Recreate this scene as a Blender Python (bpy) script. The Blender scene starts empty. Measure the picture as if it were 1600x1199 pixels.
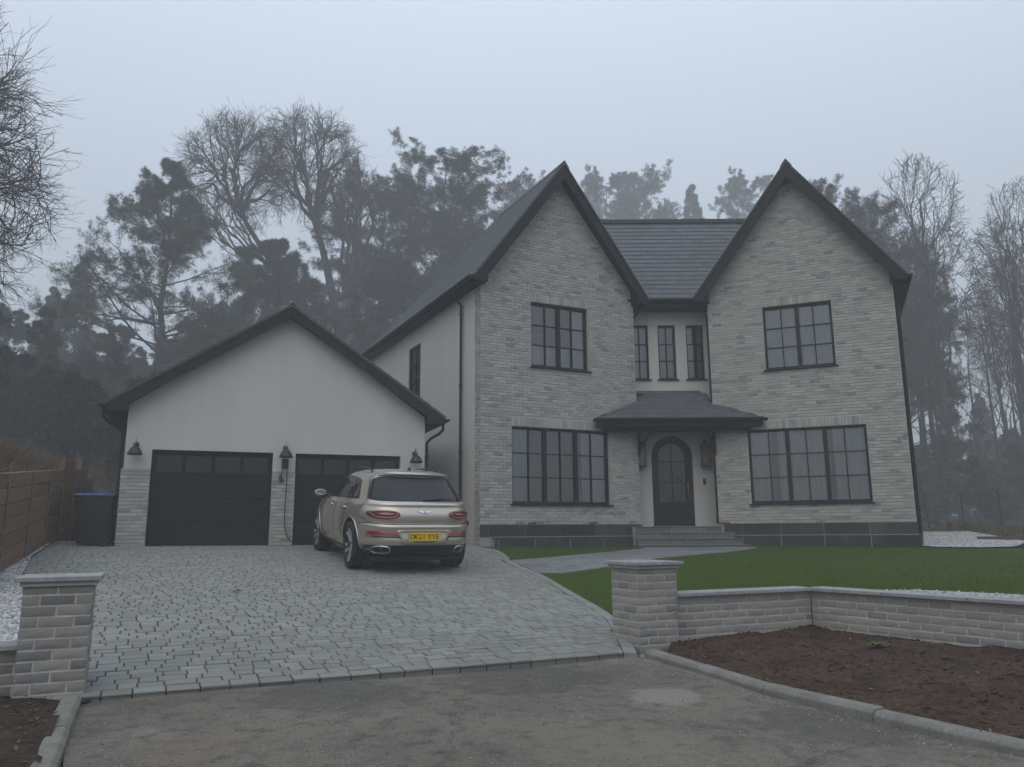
import bpy, bmesh, math, random
import numpy as np
from mathutils import Vector, Matrix
sc = bpy.context.scene
C = sc.collection
R = math.radians
# ------------------------------------------------------------------ camera
cam_d = bpy.data.cameras.new('camera'); cam = bpy.data.objects.new('camera', cam_d); C.objects.link(cam)
cam_d.sensor_width = 36.0; cam_d.lens = 1225.0 / 1600.0 * 36.0; cam_d.clip_end = 2000.0; cam_d.clip_start = 0.05
cam.matrix_world = Matrix.Translation((0, 0, 1.15)) @ Matrix.Rotation(R(90 + 10.76), 4, 'X') @ Matrix.Rotation(R(-0.38), 4, 'Z')
sc.camera = cam
# ------------------------------------------------------------------ sky: overcast, brighter towards the zenith
SUN_EL, SUN_AZ = 48.0, 200.0
w = bpy.data.worlds.new('World'); sc.world = w; w.use_nodes = True
nt = w.node_tree; nt.nodes.clear()
def wn(t): return nt.nodes.new(t)
out = wn('ShaderNodeOutputWorld'); bg = wn('ShaderNodeBackground'); sky = wn('ShaderNodeTexSky')
sky.sky_type = 'NISHITA'; sky.sun_disc = False; sky.sun_elevation = R(SUN_EL); sky.sun_rotation = R(SUN_AZ); sky.air_density = 1.0; sky.dust_density = 3.0
tc = wn('ShaderNodeTexCoord'); sx = wn('ShaderNodeSeparateXYZ'); nt.links.new(tc.outputs['Generated'], sx.inputs[0])
cl = wn('ShaderNodeClamp'); nt.links.new(sx.outputs['Z'], cl.inputs[0])
ma = wn('ShaderNodeMath'); ma.operation = 'MULTIPLY_ADD'; nt.links.new(cl.outputs[0], ma.inputs[0]); ma.inputs[1].default_value = 0.78; ma.inputs[2].default_value = 0.235
oc = wn('ShaderNodeVectorMath'); oc.operation = 'SCALE'; oc.inputs[0].default_value = (10.6, 12.2, 14.4); nt.links.new(ma.outputs[0], oc.inputs['Scale'])
mx = wn('ShaderNodeMix'); mx.data_type = 'RGBA'; mx.inputs[0].default_value = 0.93
nt.links.new(sky.outputs[0], mx.inputs[6]); nt.links.new(oc.outputs[0], mx.inputs[7])
nt.links.new(mx.outputs[2], bg.inputs[0]); bg.inputs[1].default_value = 0.105; nt.links.new(bg.outputs[0], out.inputs[0])
# ------------------------------------------------------------------ sun behind thick cloud
sd = bpy.data.lights.new('sun', 'SUN'); sd.energy = 0.85; sd.angle = R(60); sd.color = (1.0, 0.87, 0.70)
so = bpy.data.objects.new('sun', sd); C.objects.link(so)
az = R(SUN_AZ); el = R(SUN_EL)
dirv = Vector((math.sin(az) * math.cos(el), math.cos(az) * math.cos(el), math.sin(el)))
so.rotation_euler = dirv.to_track_quat('Z', 'Y').to_euler(); so.location = (0, 0, 60)
sc.view_settings.view_transform = 'Standard'; sc.view_settings.look = 'None'; sc.view_settings.exposure = 0.13; sc.view_settings.gamma = 1.0
sc.cycles.max_bounces = 6; sc.cycles.diffuse_bounces = 3; sc.cycles.glossy_bounces = 3; sc.cycles.transparent_max_bounces = 12
sc.cycles.volume_bounces = 2; sc.cycles.caustics_reflective = False; sc.cycles.caustics_refractive = False
rnd = random.Random(7); rng = np.random.default_rng(11)

# ------------------------------------------------------------------ helpers
class Fr:
    """local frame: x along angle a, y to the left of it (into a wall seen from the front), z up"""
    def __init__(s, x=0, y=0, z=0, a=0):
        s.o = (x, y, z); s.c = math.cos(R(a)); s.s = math.sin(R(a)); s.a = a
    def __call__(s, x, y, z):
        return (s.o[0] + x * s.c - y * s.s, s.o[1] + x * s.s + y * s.c, s.o[2] + z)
W0 = Fr()
class MB:
    def __init__(s): s.v = []; s.f = []
    def pts(s, P, F):
        b = len(s.v); s.v.extend(P); s.f.extend([tuple(i + b for i in f) for f in F]); return s
    def poly(s, P): return s.pts(P, [tuple(range(len(P)))])
    def box(s, fr, x0, x1, y0, y1, z0, z1):
        P = [fr(x, y, z) for z in (z0, z1) for y in (y0, y1) for x in (x0, x1)]
        return s.pts(P, [(0, 2, 3, 1), (4, 5, 7, 6), (0, 1, 5, 4), (2, 6, 7, 3), (0, 4, 6, 2), (1, 3, 7, 5)])
    def cbox(s, fr, x0, x1, y0, y1, z0, z1, c):
        """box with the top edge chamfered"""
        P = [fr(x, y, z0) for x, y in ((x0, y0), (x1, y0), (x1, y1), (x0, y1))] + [fr(x, y, z1 - c) for x, y in ((x0, y0), (x1, y0), (x1, y1), (x0, y1))] + \
            [fr(x, y, z1) for x, y in ((x0 + c, y0 + c), (x1 - c, y0 + c), (x1 - c, y1 - c), (x0 + c, y1 - c))]
        F = [(8, 9, 10, 11)]
        for i in range(4):
            j = (i + 1) % 4; F += [(i, j, 4 + j, 4 + i), (4 + i, 4 + j, 8 + j, 8 + i)]
        return s.pts(P, F)
    def prism(s, fr, pts, y0, y1):
        """polygon in the x-z plane of the frame, extruded along y"""
        n = len(pts); P = [fr(x, y0, z) for x, z in pts] + [fr(x, y1, z) for x, z in pts]
        F = [tuple(range(n)), tuple(range(2 * n - 1, n - 1, -1))] + [(i, n + i, n + (i + 1) % n, (i + 1) % n) for i in range(n)]
        return s.pts(P, F)
    def slab(s, P, t):
        """polygon of 3-D points thickened downwards by t"""
        n = len(P); Q = [(p[0], p[1], p[2] - t) for p in P]
        return s.pts(list(P) + Q, [tuple(range(n)), tuple(range(2 * n - 1, n - 1, -1))] + [(i, n + i, n + (i + 1) % n, (i + 1) % n) for i in range(n)])
    def tube(s, P, r, m=8, caps=True):
        P = [Vector(p) for p in P]; k = len(P); rr = r if isinstance(r, (list, tuple)) else [r] * k
        ref = None; rings = []
        for i in range(k):
            t = (P[min(i + 1, k - 1)] - P[max(i - 1, 0)]).normalized()
            if ref is None: ref = t.orthogonal().normalized()
            ref = (ref - t * ref.dot(t)); ref = ref.normalized() if ref.length > 1e-6 else t.orthogonal().normalized()
            b = t.cross(ref)
            rings.append([tuple(P[i] + (ref * math.cos(2 * math.pi * j / m) + b * math.sin(2 * math.pi * j / m)) * rr[i]) for j in range(m)])
        V = [p for g in rings for p in g]
        F = [(i * m + j, i * m + (j + 1) % m, (i + 1) * m + (j + 1) % m, (i + 1) * m + j) for i in range(k - 1) for j in range(m)]
        if caps: F += [tuple(range(m - 1, -1, -1)), tuple((k - 1) * m + j for j in range(m))]
        return s.pts(V, F)
    def lathe(s, prof, o, ax=(0, 0, 1), m=24):
        """profile of (radius, height) turned round axis ax through o"""
        ax = Vector(ax).normalized(); u = ax.orthogonal().normalized(); v = ax.cross(u); o = Vector(o)
        V = [tuple(o + ax * h + (u * math.cos(2 * math.pi * j / m) + v * math.sin(2 * math.pi * j / m)) * r) for r, h in prof for j in range(m)]
        F = [(i * m + j, i * m + (j + 1) % m, (i + 1) * m + (j + 1) % m, (i + 1) * m + j) for i in range(len(prof) - 1) for j in range(m)]
        return s.pts(V, F)
ORG = {}
def link(o, parent):
    C.objects.link(o)
    if parent is not None: o.parent = parent
    return o
def npmesh(name, V, F, mat, smooth=False):
    V = np.asarray(V, dtype=np.float32); F = np.asarray(F, dtype=np.int32); n = F.shape[1]
    me = bpy.data.meshes.new(name); me.vertices.add(len(V)); me.vertices.foreach_set('co', V.ravel())
    me.loops.add(F.size); me.loops.foreach_set('vertex_index', F.ravel())
    me.polygons.add(len(F)); me.polygons.foreach_set('loop_start', np.arange(0, F.size, n, dtype=np.int32))
    me.polygons.foreach_set('loop_total', np.full(len(F), n, dtype=np.int32))
    if smooth: me.polygons.foreach_set('use_smooth', np.ones(len(F), dtype=bool))
    me.update(calc_edges=True); me.materials.append(mat); return me
def build(name, mb, mat, parent=None, smooth=False, bevel=0.0, fix=True, org=None):
    """one mesh object from world coordinates; under a parent the parent's origin is taken off"""
    o3 = ORG.get(parent.name, (0, 0, 0)) if parent is not None else (org or (0, 0, 0))
    me = bpy.data.meshes.new(name)
    me.from_pydata([(p[0] - o3[0], p[1] - o3[1], p[2] - o3[2]) for p in mb.v], [], mb.f)
    if fix:
        bm = bmesh.new(); bm.from_mesh(me); bmesh.ops.recalc_face_normals(bm, faces=bm.faces); bm.to_mesh(me); bm.free()
    me.update()
    if smooth:
        for p in me.polygons: p.use_smooth = True
    me.materials.append(mat)
    o = bpy.data.objects.new(name, me); link(o, parent)
    if parent is None: o.location = o3
    ORG[o.name] = o3
    if bevel:
        m = o.modifiers.new('bevel', 'BEVEL'); m.width = bevel; m.segments = 2; m.limit_method = 'ANGLE'; m.angle_limit = R(40); m.harden_normals = False
    return o
def thing(name, label, cat, loc, group=None, local=False):
    o = bpy.data.objects.new(name, None); C.objects.link(o); o.location = loc; o.empty_display_size = 0.2
    o['label'] = label; o['category'] = cat
    if group: o['group'] = group
    ORG[o.name] = (0, 0, 0) if local else tuple(loc)
    return o
def tag(o, label, cat, group=None):
    o['label'] = label; o['category'] = cat
    if group: o['group'] = group
    return o
def struct(o): o['kind'] = 'structure'; return o
def stuff(o, label=None, cat=None):
    o['kind'] = 'stuff'
    if label: o['label'] = label
    if cat: o['category'] = cat
    return o
def piece(name, me, parent, loc, rotz=0.0, scale=(1, 1, 1), rot=None):
    """an object that shares its mesh with alike pieces"""
    o3 = ORG.get(parent.name, (0, 0, 0))
    o = bpy.data.objects.new(name, me); link(o, parent)
    o.location = (loc[0] - o3[0], loc[1] - o3[1], loc[2] - o3[2]); o.scale = scale
    o.rotation_euler = rot if rot else (0, 0, rotz)
    ORG[o.name] = o3
    return o
def inpoly(x, y, P):
    c = False; j = len(P) - 1
    for i in range(len(P)):
        if (P[i][1] > y) != (P[j][1] > y) and x < (P[j][0] - P[i][0]) * (y - P[i][1]) / (P[j][1] - P[i][1]) + P[i][0]: c = not c
        j = i
    return c
def clip_convex(S, K):
    """polygon S clipped by the convex counter-clockwise polygon K"""
    for i in range(len(K)):
        a, b = K[i], K[(i + 1) % len(K)]; T = []
        d = lambda p: (b[0] - a[0]) * (p[1] - a[1]) - (b[1] - a[1]) * (p[0] - a[0])
        for j in range(len(S)):
            p, q = S[j - 1], S[j]; dp, dq = d(p), d(q)
            if dp >= 0: T.append(p)
            if (dp >= 0) != (dq >= 0):
                t = dp / (dp - dq); T.append((p[0] + t * (q[0] - p[0]), p[1] + t * (q[1] - p[1])))
        S = T
        if len(S) < 3: return []
    return S
def smoothpoly(P, n=2):
    for _ in range(n):
        Q = []
        for i in range(len(P) - 1):
            a, b = P[i], P[i + 1]
            Q += [tuple(a[k] * .75 + b[k] * .25 for k in range(len(a))), tuple(a[k] * .25 + b[k] * .75 for k in range(len(a)))]
        P = [P[0]] + Q + [P[-1]]
    return P

# ------------------------------------------------------------------ materials
def mat(name, col, rough=0.8, col2=None, nscale=3.0, ramp=(0.35, 0.65), bump=0.0, bscale=60.0, island=None, metal=0.0, spec=0.3, coat=0.0, fine=0.0, fscale=90.0, bdist=0.01, det=6.0, stretch=None):
    m = bpy.data.materials.new(name); m.use_nodes = True; t = m.node_tree; N = t.nodes; L = t.links; b = N['Principled BSDF']
    b.inputs['Roughness'].default_value = rough; b.inputs['Metallic'].default_value = metal; b.inputs['Specular IOR Level'].default_value = spec
    if coat: b.inputs['Coat Weight'].default_value = coat; b.inputs['Coat Roughness'].default_value = 0.08
    tc = N.new('ShaderNodeTexCoord'); oi = N.new('ShaderNodeObjectInfo'); vm = N.new('ShaderNodeVectorMath'); vm.operation = 'MULTIPLY_ADD'
    cx = N.new('ShaderNodeCombineXYZ')
    for i in range(3): L.new(oi.outputs['Random'], cx.inputs[i])
    L.new(cx.outputs[0], vm.inputs[0]); vm.inputs[1].default_value = (37, 53, 71); L.new(tc.outputs['Object'], vm.inputs[2])
    vec = vm.outputs[0]
    if stretch:
        mp = N.new('ShaderNodeVectorMath'); mp.operation = 'MULTIPLY'; mp.inputs[1].default_value = stretch; L.new(vec, mp.inputs[0]); vec = mp.outputs[0]
    def noise(s, d=det):
        n = N.new('ShaderNodeTexNoise'); n.inputs['Scale'].default_value = s; n.inputs['Detail'].default_value = d; n.inputs['Roughness'].default_value = 0.62; L.new(vec, n.inputs['Vector']); return n.outputs['Fac']
    def mixc(f, a, c, blend='MIX'):
        x = N.new('ShaderNodeMix'); x.data_type = 'RGBA'; x.blend_type = blend
        if hasattr(f, 'is_linked'): L.new(f, x.inputs[0])
        else: x.inputs[0].default_value = f
        for k, v in ((6, a), (7, c)):
            if hasattr(v, 'is_linked'): L.new(v, x.inputs[k])
            else: x.inputs[k].default_value = (*v, 1)
        return x.outputs[2]
    if island:
        g = N.new('ShaderNodeNewGeometry'); ad = N.new('ShaderNodeMath'); ad.operation = 'ADD'; L.new(g.outputs['Random Per Island'], ad.inputs[0]); L.new(oi.outputs['Random'], ad.inputs[1])
        fr = N.new('ShaderNodeMath'); fr.operation = 'FRACT'; L.new(ad.outputs[0], fr.inputs[0])
        cr = N.new('ShaderNodeValToRGB'); cr.color_ramp.interpolation = 'LINEAR'
        e = cr.color_ramp.elements
        while len(e) < len(island): e.new(0.5)
        for i, (p, c) in enumerate(island): e[i].position = p; e[i].color = (*c, 1)
        L.new(fr.outputs[0], cr.inputs[0]); base = cr.outputs[0]
    else: base = col
    if col2 is not None:
        cr2 = N.new('ShaderNodeMapRange'); cr2.inputs[1].default_value = ramp[0]; cr2.inputs[2].default_value = ramp[1]; L.new(noise(nscale), cr2.inputs[0]); base = mixc(cr2.outputs[0], base, col2)
    if fine:
        mr = N.new('ShaderNodeMapRange'); mr.inputs[1].default_value = 0.3; mr.inputs[2].default_value = 0.7; mr.inputs[3].default_value = 1 - fine; mr.inputs[4].default_value = 1 + fine; L.new(noise(fscale, 3), mr.inputs[0])
        sc_ = N.new('ShaderNodeVectorMath'); sc_.operation = 'SCALE'; L.new(mr.outputs[0], sc_.inputs['Scale'])
        if hasattr(base, 'is_linked'): L.new(base, sc_.inputs[0])
        else: sc_.inputs[0].default_value = base
        base = sc_.outputs[0]
    if hasattr(base, 'is_linked'): L.new(base, b.inputs['Base Color'])
    else: b.inputs['Base Color'].default_value = (*base, 1)
    if bump:
        bp = N.new('ShaderNodeBump'); bp.inputs['Strength'].default_value = bump; bp.inputs['Distance'].default_value = bdist; L.new(noise(bscale, 4), bp.inputs['Height']); L.new(bp.outputs[0], b.inputs['Normal'])
    return m
M = {}
M['brick'] = mat('pale_brick', (.4, .39, .36), .9, island=[(0, (.40, .386, .36)), (.14, (.335, .327, .308)), (.3, (.43, .417, .39)), (.46, (.30, .294, .282)), (.6, (.38, .368, .345)), (.74, (.25, .248, .243)), (.87, (.345, .335, .315)), (1, (.185, .188, .19))], col2=(.41, .40, .378), nscale=9, ramp=(.45, .9), fine=.16, fscale=45, bump=.5, bscale=80)
M['wallbrick'] = mat('garden_wall_brick', (.3, .28, .26), .92, island=[(0, (.34, .322, .298)), (.3, (.40, .38, .352)), (.55, (.305, .292, .276)), (.8, (.37, .35, .322)), (.93, (.23, .23, .233)), (1, (.25, .25, .253))], col2=(.42, .402, .372), nscale=14, ramp=(.5, .8), fine=.22, fscale=60, bump=.9, bscale=38, bdist=.014)
M['mortar'] = mat('mortar', (.44, .425, .395), .95, col2=(.385, .372, .345), nscale=5, fine=.12, bump=.4)
M['wallmortar'] = mat('garden_wall_mortar', (.47, .45, .415), .95, col2=(.385, .366, .335), nscale=6, fine=.15, bump=.5)
M['render'] = mat('white_render', (.485, .475, .452), .9, col2=(.445, .436, .414), nscale=1.6, stretch=(1, 1, .22), ramp=(.4, .75), fine=.03, fscale=160, bump=.12, bscale=220)
M['slate'] = mat('roof_slate', (.07, .08, .09), .6, island=[(0, (.066, .074, .084)), (.5, (.080, .089, .101)), (1, (.056, .063, .072))], fine=.12, fscale=30, bump=.25, bscale=40, spec=.45)
M['dark'] = mat('black_fascia', (.014, .014, .015), .6, fine=.15, fscale=6, spec=.2)
M['frame'] = mat('black_window_frame', (.010, .0105, .0115), .5, spec=.25)
M['garagedoor'] = mat('anthracite_garage_door', (.011, .0115, .013), .65, fine=.06, fscale=4, bump=.05, bscale=300, spec=.15)
M['stone'] = mat('dark_plinth_stone', (.055, .056, .060), .7, island=[(0, (.022, .0225, .024)), (.6, (.036, .036, .037)), (1, (.050, .050, .050))], col2=(.095, .094, .09), nscale=1.9, ramp=(.55, .85), fine=.25, fscale=14, bump=.2, bscale=40)
M['step'] = mat('step_stone', (.13, .125, .12), .8, island=[(0, (.12, .115, .11)), (.5, (.16, .155, .145)), (1, (.10, .10, .10))], fine=.25, fscale=18, bump=.3)
M['joint'] = mat('pale_joint', (.30, .295, .28), .95, fine=.15)
M['sett'] = mat('grey_setts', (.2, .21, .21), .85, island=[(0, (.19, .196, .184)), (.3, (.232, .238, .222)), (.6, (.175, .181, .171)), (.85, (.208, .208, .187)), (1, (.245, .251, .234))], col2=(.165, .158, .132), nscale=.55, ramp=(.55, .8), fine=.14, fscale=26, bump=.5, bscale=45)
M['sand'] = mat('joint_sand', (.068, .058, .043), .95, col2=(.042, .041, .028), nscale=1.5, fine=.3)
M['path'] = mat('blue_stone_path', (.2, .21, .23), .7, island=[(0, (.155, .160, .168)), (.5, (.192, .197, .205)), (1, (.135, .139, .146))], fine=.16, fscale=9, bump=.2)
M['lawn'] = mat('artificial_turf', (.042, .068, .010), .95, col2=(.049, .076, .0125), nscale=1.2, fine=.3, fscale=120, bump=.8, bscale=260, spec=.1)
M['blade'] = mat('turf_blades', (.05, .08, .026), .9, island=[(0, (.039, .063, .009)), (1, (.054, .081, .014))], spec=.1)
M['soil'] = mat('dark_soil', (.082, .054, .038), .98, col2=(.048, .033, .025), nscale=2.2, fine=.45, fscale=22, bump=1, bscale=18, bdist=.06, spec=.1)
M['litter'] = mat('leaf_litter_soil', (.06, .046, .032), .98, col2=(.035, .028, .02), nscale=2.5, fine=.4, fscale=25, bump=1, bscale=30, bdist=.03, spec=.1)
M['pebble'] = mat('bed_pebbles', (.2, .17, .13), .9, island=[(0, (.05, .036, .027)), (.7, (.09, .068, .048)), (.94, (.18, .145, .10)), (1, (.34, .31, .27))])
M['grit'] = mat('road_grit', (.2, .18, .15), .9, island=[(0, (.09, .085, .075)), (.5, (.17, .155, .13)), (.85, (.26, .24, .21)), (1, (.40, .38, .34))])
M['gravel'] = mat('white_gravel', (.5, .5, .5), .85, island=[(0, (.26, .26, .262)), (.5, (.43, .43, .425)), (.8, (.15, .153, .16)), (1, (.52, .52, .51))], fine=.12)
M['kerb'] = mat('concrete_kerb', (.205, .20, .18), .9, col2=(.14, .142, .115), nscale=4, fine=.2, fscale=60, bump=.4, bscale=120)
M['coping'] = mat('slate_coping', (.24, .245, .25), .75, fine=.18, fscale=14, col2=(.29, .293, .295), nscale=3, bump=.2)
M['wood'] = mat('oak_sleeper', (.17, .095, .05), .85, island=[(0, (.15, .092, .05)), (.5, (.20, .125, .07)), (1, (.12, .076, .044))], col2=(.085, .06, .042), nscale=3, stretch=(1, 1, 7), ramp=(.5, .8), fine=.25, fscale=20, bump=.5)
M['galv'] = mat('galvanised_steel', (.13, .135, .145), .5, metal=.5, fine=.15, fscale=12)
M['concrete'] = mat('grey_concrete', (.24, .245, .25), .9, fine=.1, col2=(.2, .2, .2), nscale=2)
M['bin'] = mat('black_bin_plastic', (.018, .019, .021), .5, fine=.1, fscale=20)
M['binlid'] = mat('blue_bin_lid', (.02, .035, .16), .45)
M['red'] = mat('red_plastic', (.30, .03, .03), .5)
M['white'] = mat('white_plastic', (.6, .6, .6), .5)
M['terra'] = mat('terracotta_vent', (.13, .04, .03), .8, fine=.2)
M['lamp'] = mat('blackened_metal', (.035, .035, .037), .45, metal=.6, fine=.2, fscale=25)
M['brass'] = mat('brass', (.36, .25, .11), .35, metal=.9, fine=.12, fscale=20)
M['curtain'] = mat('sheer_curtain', (.78, .79, .77), .95, fine=.05)
M['room'] = mat('room_plaster', (.26, .26, .25), .9)
M['roomfloor'] = mat('room_floor', (.12, .10, .08), .7)
M['oldwood'] = mat('weathered_timber', (.10, .078, .056), .9, col2=(.07, .06, .05), nscale=4, fine=.2)
M['rock'] = mat('pale_rock', (.33, .33, .33), .9, fine=.2)
M['bark'] = mat('tree_bark', (.055, .05, .043), .95, col2=(.035, .034, .03), nscale=3, stretch=(3, 3, .6), fine=.25, fscale=15, spec=.1)
M['pinebark'] = mat('pine_bark', (.085, .06, .046), .95, col2=(.05, .04, .034), nscale=3, stretch=(3, 3, .6), fine=.25, fscale=15, spec=.1)
M['twig'] = mat('twigs', (.05, .044, .038), .95, spec=.1)
M['needle'] = mat('pine_needles', (.03, .045, .028), .9, island=[(0, (.030, .047, .030)), (.6, (.046, .068, .040)), (1, (.068, .09, .05))], spec=.12)
M['needle2'] = mat('dark_conifer_needles', (.026, .036, .026), .9, island=[(0, (.020, .030, .022)), (.6, (.030, .043, .030)), (1, (.042, .055, .036))], spec=.12)
M['bracken'] = mat('dead_bracken', (.10, .06, .03), .95, island=[(0, (.09, .05, .026)), (.4, (.13, .08, .042)), (.7, (.06, .06, .03)), (1, (.16, .11, .06))], spec=.1)
M['woodfloor'] = mat('woodland_floor', (.045, .038, .028), .98, col2=(.03, .032, .02), nscale=.6, fine=.35, fscale=6, bump=.8, bscale=6, bdist=.1, spec=.1)
M['leaf'] = mat('dead_leaves', (.10, .06, .035), .9, island=[(0, (.05, .036, .026)), (.5, (.10, .066, .04)), (1, (.16, .11, .065))], spec=.15)
M['weed'] = mat('weed_leaf', (.05, .10, .022), .8, fine=.2, spec=.2)
# asphalt: aggregate, worn pale patches, dark repairs
def asphalt():
    m = mat('worn_asphalt', (.182, .164, .135), .92, col2=(.132, .120, .100), nscale=.42, ramp=(.42, .58), fine=.30, fscale=70, bump=1.0, bscale=110, bdist=.012, spec=.15)
    t = m.node_tree; N = t.nodes; L = t.links; b = N['Principled BSDF']; base = b.inputs['Base Color'].links[0].from_socket
    tc = N.new('ShaderNodeTexCoord')
    def add(scale, lo, hi, col, tex='ShaderNodeTexNoise', amt=1.0, det=5):
        nonlocal base
        n = N.new(tex); n.inputs['Scale'].default_value = scale; L.new(tc.outputs['Object'], n.inputs['Vector'])
        if tex == 'ShaderNodeTexNoise': n.inputs['Detail'].default_value = det; o = n.outputs['Fac']
        else: o = n.outputs['Distance']
        r = N.new('ShaderNodeMapRange'); r.inputs[1].default_value = lo; r.inputs[2].default_value = hi; r.inputs[4].default_value = amt; L.new(o, r.inputs[0])
        x = N.new('ShaderNodeMix'); x.data_type = 'RGBA'; L.new(r.outputs[0], x.inputs[0]); L.new(base, x.inputs[6]); x.inputs[7].default_value = (*col, 1); base = x.outputs[2]
    add(1.15, .60, .72, (.215, .175, .13), amt=.5)
    add(.75, .61, .69, (.215, .205, .185), amt=.7)
    add(85, .24, .12, (.30, .29, .27), tex='ShaderNodeTexVoronoi', amt=.7)
    add(48, .16, .10, (.035, .035, .035), tex='ShaderNodeTexVoronoi', amt=.6)
    add(7, .50, .66, (.085, .081, .072), amt=.7)
    add(3.1, .57, .66, (.185, .165, .13), amt=.55)
    add(22, .58, .70, (.24, .23, .21), amt=.5)
    vv = N.new('ShaderNodeTexVoronoi'); vv.feature = 'DISTANCE_TO_EDGE'; vv.inputs['Scale'].default_value = .5; nn = N.new('ShaderNodeTexNoise'); nn.inputs['Scale'].default_value = 3.5; nn.inputs['Detail'].default_value = 6; L.new(tc.outputs['Object'], nn.inputs['Vector']); mm = N.new('ShaderNodeVectorMath'); mm.operation = 'MULTIPLY_ADD'; L.new(nn.outputs['Color'], mm.inputs[0]); mm.inputs[1].default_value = (.5, .5, 0); L.new(tc.outputs['Object'], mm.inputs[2]); L.new(mm.outputs[0], vv.inputs['Vector'])
    rk = N.new('ShaderNodeMapRange'); rk.inputs[1].default_value = .010; rk.inputs[2].default_value = .003; rk.inputs[4].default_value = .3; L.new(vv.outputs['Distance'], rk.inputs[0]); xk = N.new('ShaderNodeMix'); xk.data_type = 'RGBA'; L.new(rk.outputs[0], xk.inputs[0]); L.new(base, xk.inputs[6]); xk.inputs[7].default_value = (.045, .043, .038, 1); base = xk.outputs[2]
    def stain(cx_, cy_, r, col, amt):
        nonlocal base
        n = N.new('ShaderNodeTexNoise'); n.inputs['Scale'].default_value = 5; n.inputs['Detail'].default_value = 5; L.new(tc.outputs['Object'], n.inputs['Vector'])
        d = N.new('ShaderNodeVectorMath'); d.operation = 'DISTANCE'; d.inputs[1].default_value = (cx_, cy_, 0); L.new(tc.outputs['Object'], d.inputs[0])
        a_ = N.new('ShaderNodeMath'); a_.operation = 'MULTIPLY_ADD'; L.new(n.outputs['Fac'], a_.inputs[0]); a_.inputs[1].default_value = r * 1.6; L.new(d.outputs['Value'], a_.inputs[2])
        r_ = N.new('ShaderNodeMapRange'); r_.inputs[1].default_value = r * 1.75; r_.inputs[2].default_value = r * 1.5; r_.inputs[4].default_value = amt; L.new(a_.outputs[0], r_.inputs[0])
        x = N.new('ShaderNodeMix'); x.data_type = 'RGBA'; L.new(r_.outputs[0], x.inputs[0]); L.new(base, x.inputs[6]); x.inputs[7].default_value = (*col, 1); base = x.outputs[2]
    stain(1.05, 5.9, .30, (.26, .245, .215), .7); stain(-1.75, 4.6, .35, (.22, .17, .125), .4); stain(.1, 6.7, .8, (.085, .083, .075), .6); stain(-1.3, 5.95, .7, (.09, .088, .08), .55); stain(2.0, 5.1, .55, (.10, .10, .085), .6); stain(.5, 4.6, .6, (.21, .19, .155), .45)
    L.new(base, b.inputs['Base Color']); return m
M['asphalt'] = asphalt()
def glass(name, tint, ior=1.75, rough=0.0):
    m = bpy.data.materials.new(name); m.use_nodes = True; t = m.node_tree; N = t.nodes; L = t.links; N.clear()
    o = N.new('ShaderNodeOutputMaterial'); tr = N.new('ShaderNodeBsdfTransparent'); tr.inputs[0].default_value = (*tint, 1)
    g = N.new('ShaderNodeBsdfGlossy'); g.inputs['Roughness'].default_value = rough; f = N.new('ShaderNodeFresnel'); f.inputs['IOR'].default_value = ior
    x = N.new('ShaderNodeMixShader'); L.new(f.outputs[0], x.inputs[0]); L.new(tr.outputs[0], x.inputs[1]); L.new(g.outputs[0], x.inputs[2]); L.new(x.outputs[0], o.inputs[0]); return m
M['glass'] = glass('window_glass', (.87, .92, .92), 2.4)
M['carglass'] = mat('tinted_car_glass', (.006, .0065, .007), .04, spec=.3)
M['garageglass'] = glass('garage_glass', (.25, .27, .30), 1.6)
M['lampglass'] = glass('lantern_glass', (.75, .72, .62), 1.5)
M['doorglass'] = glass('door_glass', (.45, .47, .48), 1.8)

# ------------------------------------------------------------------ ground heights
NX, NY = -math.sin(R(25.0)), math.cos(R(25.0))
def dz(x, y): return 0.081 * (NX * x + NY * y - 6.3)            # the sloping drive
EDGE = [(1.16, 7.7), (1.2, 9.0), (1.19, 9.75), (0.87, 11.28), (0.51, 13.26), (0.15, 14.4), (-0.08, 15.19), (-0.06, 15.7), (-0.15, 16.3), (-0.28, 17.1), (-0.55, 17.75)]
def edge_x(y):
    return float(np.interp(y, [p[1] for p in EDGE], [p[0] for p in EDGE]))
def lawn_z(x, y):
    t = min(max((x - edge_x(y)) / 3.2, 0), 1); t = t * t * (3 - 2 * t)
    return dz(x, y) * (1 - t) + (0.52 + (y - 9.3) * 0.027) * t + 0.004
FX, FY = -8.08, 13.15
def fence_q(x, y): return (x - FX) * -0.93 + (y - FY) * -0.367
def fence_t(x, y): return (x - FX) * -0.367 + (y - FY) * 0.93
def sstep(a, b, v):
    t = min(max((v - a) / (b - a), 0), 1); return t * t * (3 - 2 * t)
def ground(x, y):
    if y < 5.0: base = -0.10
    else: base = min(max(dz(x, y), 0.0), 1.0) - 0.22
    left = 1 - sstep(-2, 22, x)
    back = max(0.0, y - 24) * (0.022 + 0.105 * left)
    z = base + back + 0.18 * sstep(19, 24, y)
    z += 0.45 * max(0.0, min(y, 138) - 56) * sstep(-14, 6, x) * (1 - sstep(.40, .52, x / max(y, 1)))
    q = fence_q(x, y)
    if q > 0 and y > 4:
        t = fence_t(x, y)
        top = 1.78 + 0.055 * min(max(t, -9), 9) + min(q * 0.34, 2.1) + max(0, y - 24) * .09
        z = z + (max(top, z) - z) * sstep(0.25, 1.15, q) * sstep(4, 9, y)
    elif y > 21 and x < -3:
        z += 1.5 * sstep(22.5, 27, y) * (1 - sstep(-8, -3, x))
    return z
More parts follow.
